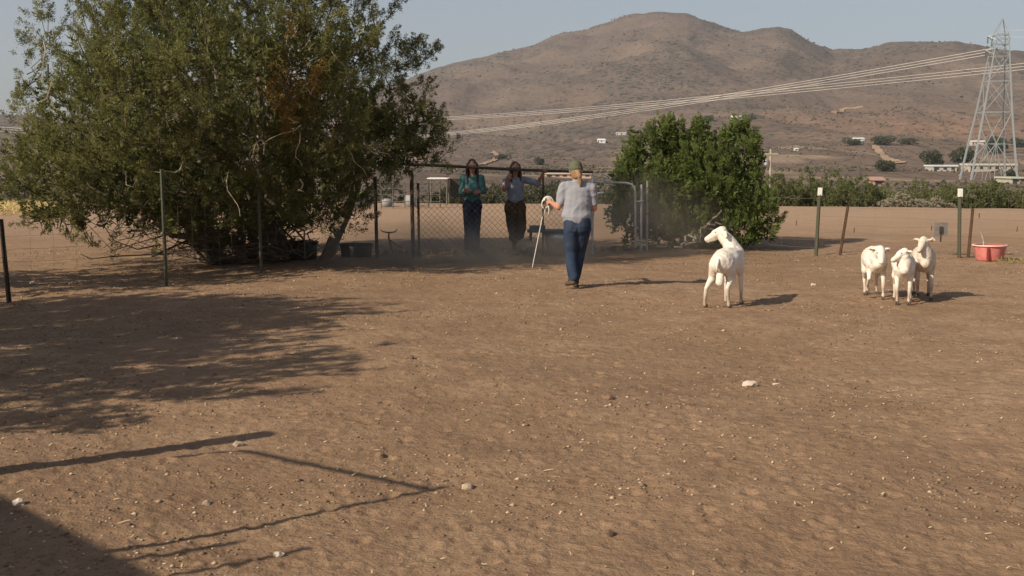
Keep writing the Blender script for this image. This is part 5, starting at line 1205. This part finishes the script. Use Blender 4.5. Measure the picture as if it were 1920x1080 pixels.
def post_at(tipx, tipy, h, r, label, name='wooden_post', lean=(0, 0)):
    """a post whose top's shadow falls at the given place of the photograph"""
    q = gp(tipx, tipy); L = h / math.tan(SUN_EL); b = Vector((q.x - L * math.cos(SUN_AZ) - lean[0], q.y - L * math.sin(SUN_AZ) - lean[1], 0))
    o = MB().tube([(0, 0, -0.2), (lean[0] * .5, lean[1] * .5, h / 2), (lean[0], lean[1], h)], r, 8).build(name, M['palewood'], None, label=label, cat='post', group='posts left of the picture'); o.location = b; return b, h
pa, ha = post_at(492, 812, 1.95, 0.085, 'thick timber post left of the picture that casts the broad bar shadow')
pb, hb = post_at(832, 912, 2.0, 0.022, 'thin post left of the picture that casts the long thin shadow')
post_at(575, 1026, 2.0, 0.018, 'thin stake beside the shed left of the picture')
post_at(440, 1012, 2.1, 0.022, 'second thin stake beside the shed left of the picture')
def shtop(px, py, h):
    q = gp(px, py); L = h / math.tan(SUN_EL); return Vector((q.x - L * math.cos(SUN_AZ), q.y - L * math.sin(SUN_AZ), h))
a_ = shtop(330, 855, 1.86); b_ = shtop(450, 842, 1.90); c_ = shtop(812, 918, 1.97)
o = MB().tube([a_ - pa, b_ - pa, c_ - pa], 0.020, 8).build('rail', M['palewood'], None, label='bent rail tied between the posts left of the picture', cat='rail'); o.location = pa
# shed whose roof corner shades the lower left corner
e0, e1 = shtop(0, 955, 2.35), shtop(235, 1082, 2.35)
dd = (e1 - e0).normalized(); nn = Vector((-dd.y, dd.x, 0)); nn = nn if nn.x < 0 else -nn
s0 = e0 - dd * 0.9; s1 = e1 + dd * 0.25
sh = empty('shed', (s0.x, s0.y, 0), label='small plank shed left of the picture that shades the lower left corner', cat='shed')
def SP(a, b, z): p = s0 + dd * a + nn * b; return Vector((p.x, p.y, z)) - Vector((s0.x, s0.y, 0))
LL = (s1 - s0).length
MB().add([SP(0, 0, 2.35), SP(LL, 0, 2.35), SP(LL, 2.6, 2.35), SP(0, 2.6, 2.35), SP(0, 0, 2.42), SP(LL, 0, 2.42), SP(LL, 2.6, 2.42), SP(0, 2.6, 2.42)], [(0,3,2,1),(4,5,6,7),(0,1,5,4),(1,2,6,5),(2,3,7,6),(3,0,4,7)]).build('roof', M['galv'], sh)
wl = MB()
for (a0, a1, b0, b1) in ((0.2, LL - 0.2, 0.3, 0.36), (0.2, LL - 0.2, 2.3, 2.36), (0.2, 0.26, 0.36, 2.3), (LL - 0.26, LL - 0.2, 0.36, 2.3)):
    wl.add([SP(a0, b0, 0), SP(a1, b0, 0), SP(a1, b1, 0), SP(a0, b1, 0), SP(a0, b0, 2.35), SP(a1, b0, 2.35), SP(a1, b1, 2.35), SP(a0, b1, 2.35)], [(0,3,2,1),(4,5,6,7),(0,1,5,4),(1,2,6,5),(2,3,7,6),(3,0,4,7)])
wl.build('wall', M['palewood'], sh)

# ------------------------------------------------------------------ air
def volume(name, a, b, dens, colr, label, noise=None, aniso=0.2):
    m = bpy.data.materials.new(name); m.use_nodes = True; nt = m.node_tree; nt.nodes.clear()
    out = nt.nodes.new('ShaderNodeOutputMaterial'); v = nt.nodes.new('ShaderNodeVolumePrincipled'); v.inputs['Color'].default_value = (*colr, 1); v.inputs['Anisotropy'].default_value = aniso
    v.inputs['Density'].default_value = dens; nt.links.new(v.outputs[0], out.inputs['Volume'])
    o = MB().box(a, b).build(name, m, None, label=label, cat='haze' if name == 'haze' else 'dust', kind='stuff')
    return o, m, v
volume('haze', (-6000, -400, -75), (6000, 6000, 700), 0.000115, (0.90, 0.93, 1.0), 'thin pale haze over the valley and hills')

def dust(c, r, dens, label, seed):
    m = bpy.data.materials.new('dust'); m.use_nodes = True; nt = m.node_tree; nt.nodes.clear(); L = nt.links
    out = nt.nodes.new('ShaderNodeOutputMaterial'); v = nt.nodes.new('ShaderNodeVolumePrincipled'); v.inputs['Color'].default_value = (0.92, 0.75, 0.57, 1); v.inputs['Anisotropy'].default_value = 0.2
    tc = nt.nodes.new('ShaderNodeTexCoord'); gr = nt.nodes.new('ShaderNodeTexGradient'); gr.gradient_type = 'SPHERICAL'; L.new(tc.outputs['Object'], gr.inputs['Vector'])
    n = nt.nodes.new('ShaderNodeTexNoise'); n.inputs['Scale'].default_value = 1.1; n.inputs['Detail'].default_value = 3
    g = nt.nodes.new('ShaderNodeNewGeometry'); L.new(g.outputs['Position'], n.inputs['Vector'])
    mr = nt.nodes.new('ShaderNodeMapRange'); mr.inputs['From Min'].default_value = 0.38; mr.inputs['From Max'].default_value = 0.62; mr.inputs['To Min'].default_value = 0.15; L.new(n.outputs['Fac'], mr.inputs['Value'])
    a = nt.nodes.new('ShaderNodeMath'); a.operation = 'MULTIPLY'; L.new(gr.outputs['Fac'], a.inputs[0]); L.new(mr.outputs[0], a.inputs[1])
    b = nt.nodes.new('ShaderNodeMath'); b.operation = 'MULTIPLY'; b.inputs[1].default_value = dens; L.new(a.outputs[0], b.inputs[0]); L.new(b.outputs[0], v.inputs['Density'])
    L.new(v.outputs[0], out.inputs['Volume'])
    import bmesh
    bm = bmesh.new(); bmesh.ops.create_icosphere(bm, subdivisions=3, radius=1.02); me = bpy.data.meshes.new('dust_cloud'); bm.to_mesh(me); bm.free()
    o = link('dust_cloud', me, m, None, label=label, cat='dust', kind='stuff'); o.location = c; o.scale = r
q = gp(850, 500); dust((q.x, q.y + 0.2, 0.1), (2.6, 1.6, 0.8), 1.25, 'low brown dust drifting at the feet of the two women', 1)
q = gp(1190, 478); dust((q.x - 0.1, q.y + 0.1, 0.35), (2.0, 1.5, 1.25), 0.75, 'brown dust hanging in front of the gate and the bright green bush', 2)
